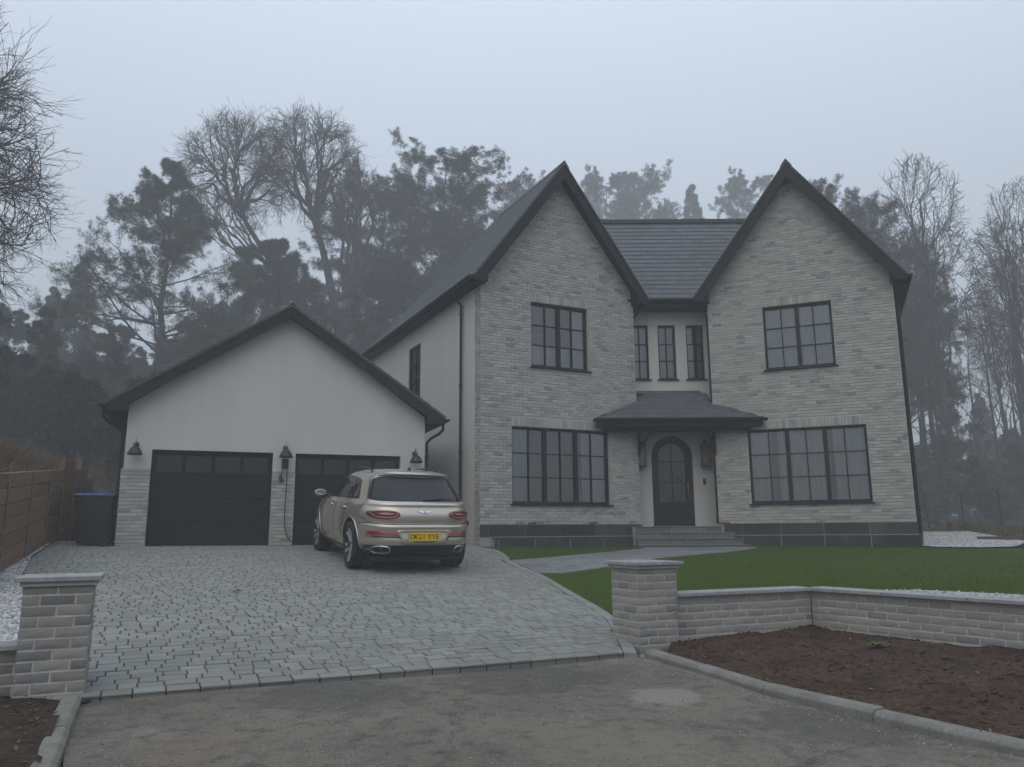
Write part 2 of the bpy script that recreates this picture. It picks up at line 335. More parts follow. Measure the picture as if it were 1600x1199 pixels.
# ================================================================== THE SETTING
def axis(lo, hi, c, fine, n):
    a = np.linspace(-1, 1, n); v = c + np.sign(a) * (np.abs(a) ** 2.6) * (hi - lo) / 2; return np.unique(np.concatenate([np.clip(v, lo, hi), np.arange(c - 22, c + 22, fine)]))
xs = axis(-190, 190, 0, .45, 90); ys = axis(-40, 210, 18, .45, 90); ys = ys[ys > -60]
GV = [(x, y, ground(x, y)) for y in ys for x in xs]; nx = len(xs)
GF = [(j * nx + i, j * nx + i + 1, (j + 1) * nx + i + 1, (j + 1) * nx + i) for j in range(len(ys) - 1) for i in range(nx - 1)]
g = bpy.data.objects.new('ground', npmesh('ground', GV, GF, M['woodfloor'], True)); struct(link(g, None))
# road
def sheet(name, poly, zf, m, step=0.25, parent=None):
    """a surface sheet over a plan polygon that follows a height function"""
    x0, x1 = min(p[0] for p in poly), max(p[0] for p in poly); y0, y1 = min(p[1] for p in poly), max(p[1] for p in poly)
    mb = MB(); nxx = max(1, int((x1 - x0) / step)); nyy = max(1, int((y1 - y0) / step)); key = {}
    def vid(x, y):
        k = (round(x, 4), round(y, 4))
        if k not in key: key[k] = len(mb.v); mb.v.append((x, y, zf(x, y)))
        return key[k]
    for j in range(nyy):
        for i in range(nxx):
            a, b = x0 + (x1 - x0) * i / nxx, x0 + (x1 - x0) * (i + 1) / nxx; c, d = y0 + (y1 - y0) * j / nyy, y0 + (y1 - y0) * (j + 1) / nyy
            K = [(a, c), (b, c), (b, d), (a, d)]
            ins = [inpoly(x, y, poly) for x, y in K]
            if all(ins) and not any(a - .01 < p[0] < b + .01 and c - .01 < p[1] < d + .01 for p in poly): T = K
            elif not any(ins) and not any(a <= p[0] <= b and c <= p[1] <= d for p in poly) and not inpoly((a + b) / 2, (c + d) / 2, poly): continue
            else: T = clip_convex(list(poly), K)
            if len(T) >= 3: mb.f.append(tuple(vid(*p) for p in T))
    return build(name, mb, m, parent, smooth=True)
GL, GR = (-2.92, 5.87), (1.12, 7.75)
def road_z(x, y):
    return 0.012 * math.sin(x * 1.3 + y * .7) + 0.01 * math.sin(x * .6 - y * 1.9) - 0.004
ROAD = [(-3.12, 5.80), GL, GR, (1.30, 7.55), (1.77, 5.9), (2.64, 4.3), (3.6, 2.9), (6.5, -1), (16, -8), (16, -30), (-16, -30), (-9, -3), (-2.55, 1.5), (-2.12, 3.95)]
road = struct(sheet('road', ROAD, road_z, M['asphalt'], .3))
# ------------------------------------------------------------------ driveway of setts
DRIVE = [GL, GR] + EDGE + [(-0.72, 18.05), (-2.6, 21.6), (-3.4, 21.6), (-2.02, 18.06), (-7.86, 15.85), (-8.3, 16.9), (-9.45, 16.6), (-9.0, 15.46), (-8.22, 13.7), (-6.9, 11.3), (-5.1, 8.8), (-3.75, 6.75), (-3.42, 6.3), (-3.2, 5.742)]
drive = struct(sheet('driveway', DRIVE, lambda x, y: dz(x, y), M['sand'], .5))
fe = Fr(0, 0, 0, 25.0)
def en(e, n): return (e * fe.c - n * fe.s, e * fe.s + n * fe.c)
setts = []; cutsetts = []; DR_IN = [GL, (GR[0] - .02, GR[1] - .01)] + [(x - .135, y) for x, y in EDGE] + DRIVE[2 + len(EDGE):]
rr = random.Random(3)
def in_drive(x, y): return inpoly(x, y, DRIVE)
n0 = 6.556; row = 0
while n0 < 19.5:
    h = rr.uniform(.128, .145) if row else .15
    e0 = -11.5 + rr.uniform(0, .2)
    while e0 < 9.5:
        l = rr.choice((.11, .14, .16, .18, .20, .23)) + rr.uniform(-.01, .01)
        if row == 0: l = rr.uniform(.2, .26)
        K = [en(e, n) for e, n in ((e0 + .005, n0 + .005), (e0 + l - .005, n0 + .005), (e0 + l - .005, n0 + h - .005), (e0 + .005, n0 + h - .005))]
        if all(inpoly(x, y, DR_IN) for x, y in K): setts.append((e0, e0 + l, n0, n0 + h))
        else:
            T = clip_convex(list(DR_IN), K)
            if len(T) >= 3 and abs(sum(T[t][0] * T[t - 1][1] - T[t - 1][0] * T[t][1] for t in range(len(T)))) / 2 > .002: cutsetts.append(T)
        e0 += l
    n0 += h; row += 1
tilt = Matrix.Rotation(R(25), 4, 'Z') @ Matrix.Rotation(math.atan(.081), 4, 'X')
def sett_mesh(seed):
    q = random.Random(seed); b = MB(); b.cbox(W0, 0, 1, 0, 1, -.05, .012, .004)
    for i in range(8, 12):
        p = b.v[i]; b.v[i] = (p[0] + (q.uniform(.004, .02) if p[0] < .5 else -q.uniform(.004, .02)), p[1] + (q.uniform(.008, .028) if p[1] < .5 else -q.uniform(.008, .028)), p[2] + q.uniform(-.003, .003))
    me = bpy.data.meshes.new('sett'); me.from_pydata(b.v, [], b.f); me.materials.append(M['sett']); return me
SM = [sett_mesh(i) for i in range(6)]
setts.sort(key=lambda s: sum(v * v for v in en((s[0] + s[1]) / 2, s[2])))
rest = MB()
for T in cutsetts: rest.slab([(x, y, dz(x, y) + .012) for x, y in T], .04)
for i, (a, b_, c, d) in enumerate(setts):
    gp = .0055
    if i < 300:
        x, y = en(a + gp, c + gp)
        o = piece('sett', SM[i % 6], drive, (x, y, dz(x, y) + rr.uniform(-.003, .004)), rot=tilt.to_euler(), scale=(b_ - a - 2 * gp, d - c - 2 * gp, 1))
    else:
        j = rr.uniform(-.003, .004); g1, g2, g3, g4 = (gp + rr.uniform(0, .004) for _ in range(4))
        P = []
        for zz, ins in ((-.03, 0), (.007, 0), (.012, .006)):
            for e, n in ((a + g1 + ins, c + g2 + ins), (b_ - g3 - ins, c + g2 + ins), (b_ - g3 - ins, d - g4 - ins), (a + g1 + ins, d - g4 - ins)):
                x, y = en(e, n); P.append((x, y, dz(x, y) + zz + j))
        F = [(8, 9, 10, 11)] + [f for k in range(4) for f in ((k, (k + 1) % 4, 4 + (k + 1) % 4, 4 + k), (4 + k, 4 + (k + 1) % 4, 8 + (k + 1) % 4, 8 + k))]
        rest.pts(P, F)
# border setts that follow the curved lawn edge
ed = smoothpoly(EDGE, 2)
for i in range(len(ed) - 1):
    (xa, ya), (xb, yb) = ed[i], ed[i + 1]; L_ = math.hypot(xb - xa, yb - ya); k = max(1, round(L_ / .22)); ux, uy = (xb - xa) / L_, (yb - ya) / L_
    for j in range(k):
        s0, s1 = L_ * j / k + .004, L_ * (j + 1) / k - .004; P = []
        for zz in (-.03, .016):
            for s_, o_ in ((s0, -.005), (s1, -.005), (s1, -.125), (s0, -.125)):
                x, y = xa + ux * s_ + uy * o_, ya + uy * s_ - ux * o_; x, y = xa + ux * s_ - uy * -o_ , ya + uy * s_ + ux * -o_
                P.append((x, y, dz(x, y) + zz))
        rest.pts(P, [(4, 5, 6, 7), (0, 1, 5, 4), (1, 2, 6, 5), (2, 3, 7, 6), (3, 0, 4, 7)])
stuff(build('sett_field', rest, M['sett'], drive))
# ------------------------------------------------------------------ lawn, path, beds
WALLC = [(1.75, 9.02), (3.29, 9.80), (4.75, 7.50), (6.4, 4.9)]          # centre line of the low front wall
LAWN = list(EDGE[1:]) + [(-0.72, 18.0), (3.4, 20.0), (5.3, 19.7), (9.3, 18.15), (9.6, 18.9), (10.2, 20.2), (10.6, 17.4), (12.5, 16.9), (18, 15.5), (18, 6), (7.2, 4.0), (6.5, 4.45), (6.15, 4.97), (4.45, 7.56), (3.38, 9.17), (1.66, 8.47), (1.3, 8.5)]
lawn = struct(sheet('lawn', LAWN, lambda x, y: lawn_z(x, y), M['lawn'], .35))
bl = []; q = np.random.default_rng(5)
cnt = 0
while cnt < 18000:
    x = q.uniform(-.6, 10); y = 8 + 11.5 * q.random() ** 1.5
    if not inpoly(x, y, LAWN): continue
    bl.append((x, y, lawn_z(x, y))); cnt += 1
bl = np.array(bl); n = len(bl); a = q.uniform(0, 6.28, n); hh = q.uniform(.010, .020, n); ww = .005
d1 = np.stack([np.cos(a), np.sin(a), np.zeros(n)], 1) * ww; ln = np.stack([q.normal(0, .012, n), q.normal(0, .012, n), hh], 1)
V = np.concatenate([bl - d1, bl + d1, bl + ln]); F = np.stack([np.arange(n), np.arange(n) + n, np.arange(n) + 2 * n], 1)
stuff(link(bpy.data.objects.new('turf_blades', npmesh('turf_blades', V, F, M['blade'])), lawn))
PATH = smoothpoly([(-0.10, 15.25), (0.62, 15.85), (1.36, 16.45), (2.3, 17.2), (2.9, 18.0), (3.05, 18.72)], 1) + smoothpoly([(5.65, 18.72), (5.5, 18.0), (4.6, 16.7), (3.2, 15.2), (1.9, 14.2), (0.50, 13.32), (.2, 14.3)], 1)
path = struct(sheet('path', PATH, lambda x, y: lawn_z(x, y) + .006, M['joint'], .4))
fp = Fr(0, 0, 0, 12.0)
k = 0
for j in range(40):
    for i in range(-4, 14):
        e0 = i * .92 + (.46 if j % 2 else 0) - 1; m0 = 12.0 + j * .46
        K = [(e0 + .008, m0 + .008), (e0 + .912, m0 + .008), (e0 + .912, m0 + .452), (e0 + .008, m0 + .452)]
        K = [fp(x, y, 0)[:2] for x, y in K]
        T = clip_convex(list(PATH), K)
        if len(T) < 3: continue
        A_ = abs(sum(T[t][0] * T[t - 1][1] - T[t - 1][0] * T[t][1] for t in range(len(T)))) / 2
        if A_ < .01: continue
        sl = MB(); sl.slab([(x, y, lawn_z(x, y) + .016) for x, y in T], .03); build('paving_slab', sl, M['path'], path); k += 1
def stones(name, pts, m, s0, s1, parent=None, seed=1, flat=.7):
    q = np.random.default_rng(seed); pts = np.asarray(pts); n = len(pts)
    base = np.array([(1, 0, 0), (0, 1, 0), (-1, 0, 0), (0, -1, 0), (.1, .1, 1), (0, 0, -1.)])
    s = q.uniform(s0, s1, (n, 1, 1)); V = base[None] * q.uniform(.65, 1.15, (n, 6, 1)); V[:, :, 2] *= flat
    a = q.uniform(0, 6.28, n); ca, sa = np.cos(a)[:, None], np.sin(a)[:, None]
    X = V[:, :, 0] * ca - V[:, :, 1] * sa; Y = V[:, :, 0] * sa + V[:, :, 1] * ca
    V = np.stack([X, Y, V[:, :, 2]], 2) * s + pts[:, None, :]
    f = np.array([(0, 1, 4), (1, 2, 4), (2, 3, 4), (3, 0, 4), (1, 0, 5), (2, 1, 5), (3, 2, 5), (0, 3, 5)])
    F = (f[None] + (np.arange(n) * 6)[:, None, None]).reshape(-1, 3)
    return link(bpy.data.objects.new(name, npmesh(name, V.reshape(-1, 3), F, m)), parent)
def scatter(poly, zf, n, seed):
    q = random.Random(seed); x0, x1 = min(p[0] for p in poly), max(p[0] for p in poly); y0, y1 = min(p[1] for p in poly), max(p[1] for p in poly); P = []
    while len(P) < n:
        x, y = q.uniform(x0, x1), q.uniform(y0, y1)
        if inpoly(x, y, poly): P.append((x, y, zf(x, y)))
    return P
gz = lambda x, y: lawn_z(x, y) + .02
G1 = [(3.85, 8.9), (3.99, 8.36), (4.57, 7.63), (6.27, 5.03), (9, 4.0), (9, 6.4), (6.6, 7.0), (5.2, 7.95)]
G2 = [(9.25, 18.2), (9.6, 19.0), (9.9, 22.0), (12.6, 22.0), (12.2, 19.0), (11.0, 17.6), (10.1, 17.35), (9.4, 17.7)]
g2z = lambda x, y: lawn_z(x, y) + .03 + .05 * max(0, y - 18)
G3 = [(-9.2, 15.9), (-8.9, 15.3), (-8.22, 13.7), (-6.9, 11.3), (-5.1, 8.8), (-3.75, 6.75), (-4.6, 6.6), (-6.6, 9.0), (-7.5, 11.6), (-8.05, 12.95), (-9.05, 15.2)]
g3z = lambda x, y: max(dz(x, y), 0) + .05
for nm, P, zf, n in (('gravel_bed', G1, gz, 2600), ('gravel_bed', G2, g2z, 2600), ('gravel_bed', G3, g3z, 3800)):
    s = struct(sheet(nm, P, zf, M['gravel'], .4)); stuff(stones('gravel', scatter(P, zf, n, n), M['gravel'], .012, .03, s, n))
# soil bed between the kerb and the front wall
BED = [(1.34, 7.55), (1.50, 7.95), (1.80, 8.75), (3.25, 9.55), (4.55, 7.25), (6.2, 4.65), (7.2, 2.6), (4.2, 2.6), (3.66, 2.98), (2.69, 4.36), (1.83, 5.96)]
def bed_z(x, y):
    t = sstep(0, 1.2, min((x - np.interp(y, [2.9, 4.3, 5.9, 7.55], [3.6, 2.64, 1.77, 1.30])), 1.2))
    return .025 + .06 * t + .026 * math.sin(x * 5.1 + y * 2.2) * math.sin(y * 4.3 - x) + .012 * math.sin(9.3 * x - 4 * y) * math.sin(8.1 * y + 3 * x) + .008 * math.sin(13 * x) * math.sin(11 * y)
bed = struct(sheet('soil_bed', BED, bed_z, M['soil'], .12))
stuff(stones('bed_pebbles', scatter(BED, lambda x, y: bed_z(x, y) + .002, 2600, 8), M['pebble'], .003, .010, bed, 8))
stuff(stones('soil_clods', scatter(BED, lambda x, y: bed_z(x, y), 2600, 9), M['soil'], .008, .03, bed, 9, .6))
LIT = [(-4.2, 6.5), (-3.2, 6.42), (-2.98, 6.0), (-2.98, 5.5), (-2.24, 3.95), (-2.7, 1.6), (-6, 1.0), (-7.5, 5.4), (-4.2, 5.5)]
def lit_z(x, y):
    if y > 5.6 - .45 * (x + 3.1): return .012
    return .06 + .03 * math.sin(x * 4 + y * 3) * math.sin(y * 5 - x * 2)
lit = struct(sheet('verge', LIT, lit_z, M['litter'], .12))
def leaves(name, P, m, s0, s1, parent, seed):
    q = np.random.default_rng(seed); P = np.asarray(P); n = len(P); a = q.uniform(0, 6.28, n); L_ = q.uniform(s0, s1, n); wd = L_ * q.uniform(.35, .6, n)
    u = np.stack([np.cos(a), np.sin(a), q.normal(0, .35, n)], 1); v = np.stack([-np.sin(a), np.cos(a), q.normal(0, .35, n)], 1)
    c = P + np.array([0, 0, .012]); fold = np.stack([np.zeros(n), np.zeros(n), q.uniform(.0, .35, n)], 1) * wd[:, None]
    V = np.stack([c - u * L_[:, None], c + v * wd[:, None] + fold, c + u * L_[:, None], c - v * wd[:, None] + fold], 1).reshape(-1, 3)
    i = np.arange(n) * 4; F = np.concatenate([np.stack([i, i + 1, i + 2], 1), np.stack([i, i + 2, i + 3], 1)])
    return link(bpy.data.objects.new(name, npmesh(name, V, F, m)), parent)
stuff(leaves('dead_leaves', scatter(LIT, lit_z, 2600, 4), M['leaf'], .008, .024, lit, 4))
stuff(leaves('dead_leaves', scatter(BED, bed_z, 120, 14), M['leaf'], .01, .028, bed, 14))
NEAR = [(-2.9, 5.8), (1.05, 7.65), (1.7, 5.9), (2.5, 4.4), (2.9, 3.2), (-2.3, 3.2), (-2.4, 4.3)]
stuff(stones('road_grit', scatter(NEAR, lambda x, y: road_z(x, y) + .001, 5000, 33), M['grit'], .002, .008, road, 33))
EDG = [(1.2, 7.6), (1.75, 5.9), (2.6, 4.35), (2.42, 4.3), (1.58, 5.9), (1.08, 7.55)]
stuff(stones('road_grit', scatter(EDG, lambda x, y: road_z(x, y) + .001, 700, 34), M['grit'], .003, .009, road, 34))
# kerbs
def kerb(name, pts, lens, side):
    ob = struct(bpy.data.objects.new(name, None)); C.objects.link(ob); ORG[ob.name] = (0, 0, 0)
    acc = 0
    for i in range(len(pts) - 1):
        (xa, ya), (xb, yb) = pts[i], pts[i + 1]; L_ = math.hypot(xb - xa, yb - ya); fr = Fr(xa, ya, 0, math.degrees(math.atan2(yb - ya, xb - xa)))
        k = max(1, round(L_ / lens))
        for j in range(k):
            s0, s1 = L_ * j / k + .005, L_ * (j + 1) / k - .005; jit = rr.uniform(-.006, .006)
            prof = [(0, -.12), (.004, .035), (.03, .06), (.115, .062), (.125, .05), (.125, -.12)]
            b = MB(); P = [fr(s, side * (y + jit), z + jit) for s in (s0, s1) for y, z in prof]; n = len(prof)
            b.pts(P, [tuple(range(n)), tuple(range(2 * n - 1, n - 1, -1))] + [(t, (t + 1) % n, n + (t + 1) % n, n + t) for t in range(n)])
            build('kerb_stone', b, M['kerb'], ob, bevel=.008)
    return ob
kerb('kerb', [(1.22, 7.72), (1.77, 5.93), (2.64, 4.33), (3.7, 2.85), (6.6, -1.2)], .92, 1)
kerb('kerb', [(-3.02, 5.80), (-2.16, 3.95), (-2.6, 1.4)], .92, -1)
# mark left in the asphalt by an old cover
K_ = None
# [(1.02 + .17 * math.cos(t * .1963) * rr.uniform(.55, 1.2), 5.75 + .3 * math.sin(t * .1963) * rr.uniform(.65, 1.15)) for t in range(32)]; b.poly([(x, y, road_z(x, y) + .005) for x, y in K_])
#'mortar_patch', (.20, .19, .17), .95, fine=.3, fscale=25, col2=(.12, .115, .10), nscale=8)
# ================================================================== WALLS OF BRICK
def rough_brick(seed, m):
    """a rustic brick 1 x 1 (x by z), its face at y=0 pointing to -y"""
    q = random.Random(seed); b = MB(); nx_, nz_ = 5, 3; P = []
    for k in range(nz_ + 1):
        for i in range(nx_ + 1):
            e = (i in (0, nx_)) or (k in (0, nz_))
            P.append((i / nx_, (.004 if e else 0) + q.uniform(-.0012, .0012), k / nz_))
    F = [(k * (nx_ + 1) + i, k * (nx_ + 1) + i + 1, (k + 1) * (nx_ + 1) + i + 1, (k + 1) * (nx_ + 1) + i) for k in range(nz_) for i in range(nx_)]
    n = len(P); P += [(0, .05, 0), (1, .05, 0), (1, .05, 1), (0, .05, 1)]; W_ = nx_ + 1
    bot = list(range(W_)); top = list(range(nz_ * W_, n)); lef = [k * W_ for k in range(nz_ + 1)]; rig = [k * W_ + nx_ for k in range(nz_ + 1)]
    F += [tuple(bot[::-1] + [n, n + 1]), tuple(top + [n + 2, n + 3]), tuple(lef + [n + 3, n]), tuple(rig[::-1] + [n + 1, n + 2])]
    me = bpy.data.meshes.new('brick'); me.from_pydata(P, [], F)
    me.materials.append(m); return me
RB = [rough_brick(i, M['wallbrick']) for i in range(8)]
def courses(x0, x1, z0, z1, unit=.225, ch=.075, j=.011, holes=(), inside=None, seed=0, start=0):
    """rectangles (x0,x1,z0,z1) of bricks laid in stretcher bond"""
    q = random.Random(seed); out = []; k = 0; z = z0
    while z + ch * .6 < z1:
        zt = min(z + ch - j, z1); sh = (unit / 2 if (k + start) % 2 else 0) + q.uniform(-.006, .006)
        x = x0 - unit + sh if sh > 0.02 else x0
        while x < x1:
            a, b = max(x, x0), min(x + unit - j, x1); x += unit
            if b - a < .03: continue
            segs = [(a, b)]
            for hx0, hx1, hz0, hz1 in holes:
                if zt > hz0 + .01 and z < hz1 - .01:
                    ns = []
                    for s, e in segs:
                        if e <= hx0 or s >= hx1: ns.append((s, e))
                        else:
                            if hx0 - s > .03: ns.append((s, hx0 - .004))
                            if e - hx1 > .03: ns.append((hx1 + .004, e))
                    segs = ns
            for s, e in segs:
                if inside is None or (inside(s, zt) and inside(e, zt) and inside((s + e) / 2, zt)): out.append((s, e, z, zt))
        z += ch; k += 1
    return out
def lay(fr, rects, y, parent, meshes, name='brick', seed=0):
    q = random.Random(seed); r = R(fr.a)
    for a, b, c, d in rects:
        piece(name, q.choice(meshes), parent, fr(a, y + q.uniform(-.003, .002), c), r, (b - a, 1, d - c))
def ring_pillar(t, fr, w, d, zb, n, meshes, seed):
    """bricks round the four sides of a pillar whose front left corner is the frame's origin"""
    sides = [(Fr(*fr(0, 0, 0), fr.a), w), (Fr(*fr(w, 0, 0), fr.a + 90), d), (Fr(*fr(w, d, 0), fr.a + 180), w), (Fr(*fr(0, d, 0), fr.a + 270), d)]
    for i, (f2, L_) in enumerate(sides): lay(f2, courses(.003, L_ - .003, zb, zb + n * .075, j=.014, holes=(), seed=seed + i, start=i), -.001, t, meshes, seed=seed + i)
# right hand pillar and the low wall that turns back from it
t = thing('garden_wall', 'low pale brick front wall with corner gate pillar right of the drive', 'brick wall', (1.25, 8.0, 0))
fr = Fr(1.235, 8.02, -.02, 26.0)
b = MB(); b.box(fr, .006, .478, .006, .478, -.1, .80); core = build('wall_core', b, M['wallmortar'], t)
ring_pillar(core, fr, .484, .484, .0, 11, RB, 21)
b = MB(); b.box(fr, -.02, .504, -.02, .504, .805, .835); build('cap_bed', b, M['wallmortar'], t)
b = MB(); b.box(fr, -.055, .54, -.055, .54, .836, .872); build('pillar_cap', b, M['coping'], t, bevel=.006)
ca = Fr(1.70, 8.38, -.02, 23.4); L1 = 1.78
A2 = math.degrees(math.atan2(7.50 - 9.72, 4.72 - 3.27)); cb = Fr(3.30, 9.10, -.02, A2)
cornerA = ca(L1, 0, 0); cb = Fr(cornerA[0], cornerA[1], -.02, A2)
for f2, L_, sd in ((ca, L1, 41), (cb, 5.2, 51)):
    b = MB(); b.box(f2, .0, L_, .008, .215, -.2, .50); c2 = build('wall_core', b, M['wallmortar'], t)
    lay(f2, courses(.0, L_, -.03, .50, j=.014, seed=sd), .002, c2, RB, seed=sd)
    k = round(L_ / .9)
    for i in range(k):
        b = MB(); b.box(f2, L_ * i / k + (.003 if i else -.03), L_ * (i + 1) / k - .003 + (.0 if i < k - 1 else .02), -.045, .26, .505, .543); build('coping_stone', b, M['coping'], t, bevel=.006)
# left hand pillar with the stub of wall beside it
t = thing('gate_pillar', 'pale brick gate pillar with flat stone cap left of the drive', 'pillar', (-3.3, 6.1, 0))
fr = Fr(-3.465, 5.705, -.01, 25.0)
b = MB(); b.box(fr, 0.006, .439, .006, .439, -.1, .80); core = build('wall_core', b, M['wallmortar'], t)
ring_pillar(core, fr, .445, .445, .0, 11, RB, 31)
b = MB(); b.box(fr, -.02, .465, -.02, .465, .805, .835); build('cap_bed', b, M['wallmortar'], t)
b = MB(); b.box(fr, -.05, .495, -.05, .495, .836, .872); build('pillar_cap', b, M['coping'], t, bevel=.006)
f2 = Fr(*fr(-2.6, .13, 0)[:2], -.01, 25.0)
b = MB(); b.box(f2, 0, 2.6, .008, .215, -.2, .36); core = build('wall_core', b, M['wallmortar'], t)
lay(f2, courses(0, 2.6, -.02, .36, j=.014, seed=61), .002, core, RB, seed=61)
for i in range(3):
    b = MB(); b.box(f2, 2.6 * i / 3 + .003, 2.6 * (i + 1) / 3 - .003, -.045, .26, .365, .402); build('coping_stone', b, M['coping'], t, bevel=.006)
# ================================================================== THE HOUSE
house = thing('house', 'two storey pale brick house with twin steep gables and black windows', 'house', (4.2, 20.0, 0.0))
LF = Fr(-.735, 18.0, 0, 26.3); RF = Fr(5.12, 19.79, 0, -22.3)
WW = 4.4; EAVE, APEX = 7.10, 10.42; SL = (APEX - EAVE) / (WW / 2 + .28)
def gable_top(x): return APEX - abs(x - WW / 2) * SL
UB = None
def flat_brick(seed):
    q = random.Random(seed); b = MB(); P = [(0, .012, 0), (1, .012, 0), (1, .012, 1), (0, .012, 1)]; e = .012
    P += [(e, q.uniform(-.002, .002), .07), (1 - e, q.uniform(-.002, .002), .07), (1 - e, q.uniform(-.002, .002), .93), (e, q.uniform(-.002, .002), .93)]
    me = bpy.data.meshes.new('brick'); me.from_pydata(P, [], [(4, 5, 6, 7)] + [(i, (i + 1) % 4, 4 + (i + 1) % 4, 4 + i) for i in range(4)]); me.materials.append(M['brick']); return me
FB = [flat_brick(i) for i in range(5)]
def joined_bricks(fr, rects, y, mb, seed):
    q = random.Random(seed)
    for a, b, c, d in rects:
        o = y + q.uniform(-.003, .003); e = .003
        P = [fr(a, o + .012, c), fr(b, o + .012, c), fr(b, o + .012, d), fr(a, o + .012, d), fr(a + e, o, c + e), fr(b - e, o, c + e), fr(b - e, o, d - e), fr(a + e, o, d - e)]
        mb.pts(P, [(4, 5, 6, 7)] + [(i, (i + 1) % 4, 4 + (i + 1) % 4, 4 + i) for i in range(4)])
def wall_face(mb, fr, x0, x1, z0, z1, holes, y=0.0, reveal=.3):
    X = sorted({x0, x1} | {h[i] for h in holes for i in (0, 1)}); Z = sorted({z0, z1} | {h[i] for h in holes for i in (2, 3)})
    for i in range(len(X) - 1):
        for j in range(len(Z) - 1):
            cx, cz = (X[i] + X[i + 1]) / 2, (Z[j] + Z[j + 1]) / 2
            if any(h[0] < cx < h[1] and h[2] < cz < h[3] for h in holes): continue
            mb.poly([fr(X[i], y, Z[j]), fr(X[i + 1], y, Z[j]), fr(X[i + 1], y, Z[j + 1]), fr(X[i], y, Z[j + 1])])
    for a, b, c, d in holes:
        mb.poly([fr(a, y, c), fr(a, y, d), fr(a, y + reveal, d), fr(a, y + reveal, c)]); mb.poly([fr(b, y, d), fr(b, y, c), fr(b, y + reveal, c), fr(b, y + reveal, d)])
        mb.poly([fr(a, y, d), fr(b, y, d), fr(b, y + reveal, d), fr(a, y + reveal, d)]); mb.poly([fr(b, y, c), fr(a, y, c), fr(a, y + reveal, c), fr(b, y + reveal, c)])
def window(fr, x0, x1, z0, z1, cols, rows, mull, parent, y=.09, sill=True, ft=.055, group=None):
    """framed window: thick mullions after the columns listed in mull, thin glazing bars elsewhere, one pane per light"""
    b = MB(); d0, d1 = y, y + .07
    b.box(fr, x0, x1, d0, d1, z1 - ft, z1); b.box(fr, x0, x1, d0, d1, z0, z0 + ft * 1.25)
    b.box(fr, x0, x0 + ft, d0 + .001, d1 - .001, z0 + ft * 1.25, z1 - ft); b.box(fr, x1 - ft, x1, d0 + .001, d1 - .001, z0 + ft * 1.25, z1 - ft)
    wnd = build('window', b, M['frame'], parent)
    xi = [x0 + ft + (x1 - x0 - 2 * ft) * i / cols for i in range(cols + 1)]; zi = [z0 + ft * 1.25 + (z1 - z0 - 2.25 * ft) * i / rows for i in range(rows + 1)]
    for i in range(1, cols):
        hw = .05 if i in mull else .014; m_ = MB(); m_.box(fr, xi[i] - hw, xi[i] + hw, d0 + (.002 if i in mull else .012), d1 - .003, zi[0], zi[-1]); build('mullion' if i in mull else 'glazing_bar', m_, M['frame'], wnd)
    edges = [0] + sorted(mull) + [cols]
    for k in range(len(edges) - 1):
        a = xi[edges[k]] + (.05 if edges[k] in mull else 0); c = xi[edges[k + 1]] - (.05 if edges[k + 1] in mull else 0)
        for j in range(1, rows):
            m_ = MB(); m_.box(fr, a, c, d0 + .015, d1 - .006, zi[j] - .012, zi[j] + .012); build('glazing_bar', m_, M['frame'], wnd)
    for i in range(cols):
        for j in range(rows):
            m_ = MB(); tl = rnd.uniform(-.0015, .0015); tz = rnd.uniform(-.0015, .0015); yy = y + .045
            m_.poly([fr(xi[i], yy - tl - tz, zi[j]), fr(xi[i + 1], yy + tl - tz, zi[j]), fr(xi[i + 1], yy + tl + tz, zi[j + 1]), fr(xi[i], yy - tl + tz, zi[j + 1])]); build('pane', m_, M['glass'], wnd, fix=False)
    if sill:
        m_ = MB(); m_.box(fr, x0 - .05, x1 + .05, -.05, d0 + .02, z0 - .035, z0); build('sill', m_, M['frame'], wnd, bevel=.005)
    return wnd
def room(fr, x0, x1, z0, z1, parent, depth=3.2, y=.30):
    b = MB(); fl = MB()
    b.poly([fr(x0, y + depth, z0), fr(x1, y + depth, z0), fr(x1, y + depth, z1), fr(x0, y + depth, z1)])
    b.poly([fr(x0, y, z0), fr(x0, y + depth, z0), fr(x0, y + depth, z1), fr(x0, y, z1)]); b.poly([fr(x1, y, z0), fr(x1, y + depth, z0), fr(x1, y + depth, z1), fr(x1, y, z1)])
    b.poly([fr(x0, y, z1), fr(x1, y, z1), fr(x1, y + depth, z1), fr(x0, y + depth, z1)])
    fl.poly([fr(x0, y, z0), fr(x1, y, z0), fr(x1, y + depth, z0), fr(x0, y + depth, z0)])
    build('room_lining', b, M['room'], parent); build('room_floor', fl, M['roomfloor'], parent)
def curtain(fr, x0, x1, z0, z1, label, y=.27, folds=7, amp=.035, seed=0, gather=0.0):
    q = random.Random(seed); n = folds * 8; V = []; ph = q.uniform(0, 6)
    for k in range(7):
        t = k / 6; z = z1 + (z0 - z1) * t
        for i in range(n + 1):
            u = i / n; x = x0 + (x1 - x0) * u * (1 - gather * t); a = amp * (.55 + .45 * t)
            V.append(fr(x, y + a * math.sin(u * folds * 6.283 + ph + .5 * math.sin(u * 9)) + .012 * math.sin(u * folds * 14 + t), z))
    F = [(k * (n + 1) + i, k * (n + 1) + i + 1, (k + 1) * (n + 1) + i + 1, (k + 1) * (n + 1) + i) for k in range(6) for i in range(n)]
    o3 = fr((x0 + x1) / 2, y, z0); mb = MB(); mb.pts(V, F); o = build('curtain', mb, M['curtain'], smooth=True, org=o3, fix=False)
    return tag(o, label, 'curtain', 'curtains behind the house windows')
PL = 1.33
HL = [(.81, 3.53, 1.80, 3.62), (1.36, 2.99, 5.11, 6.74)]
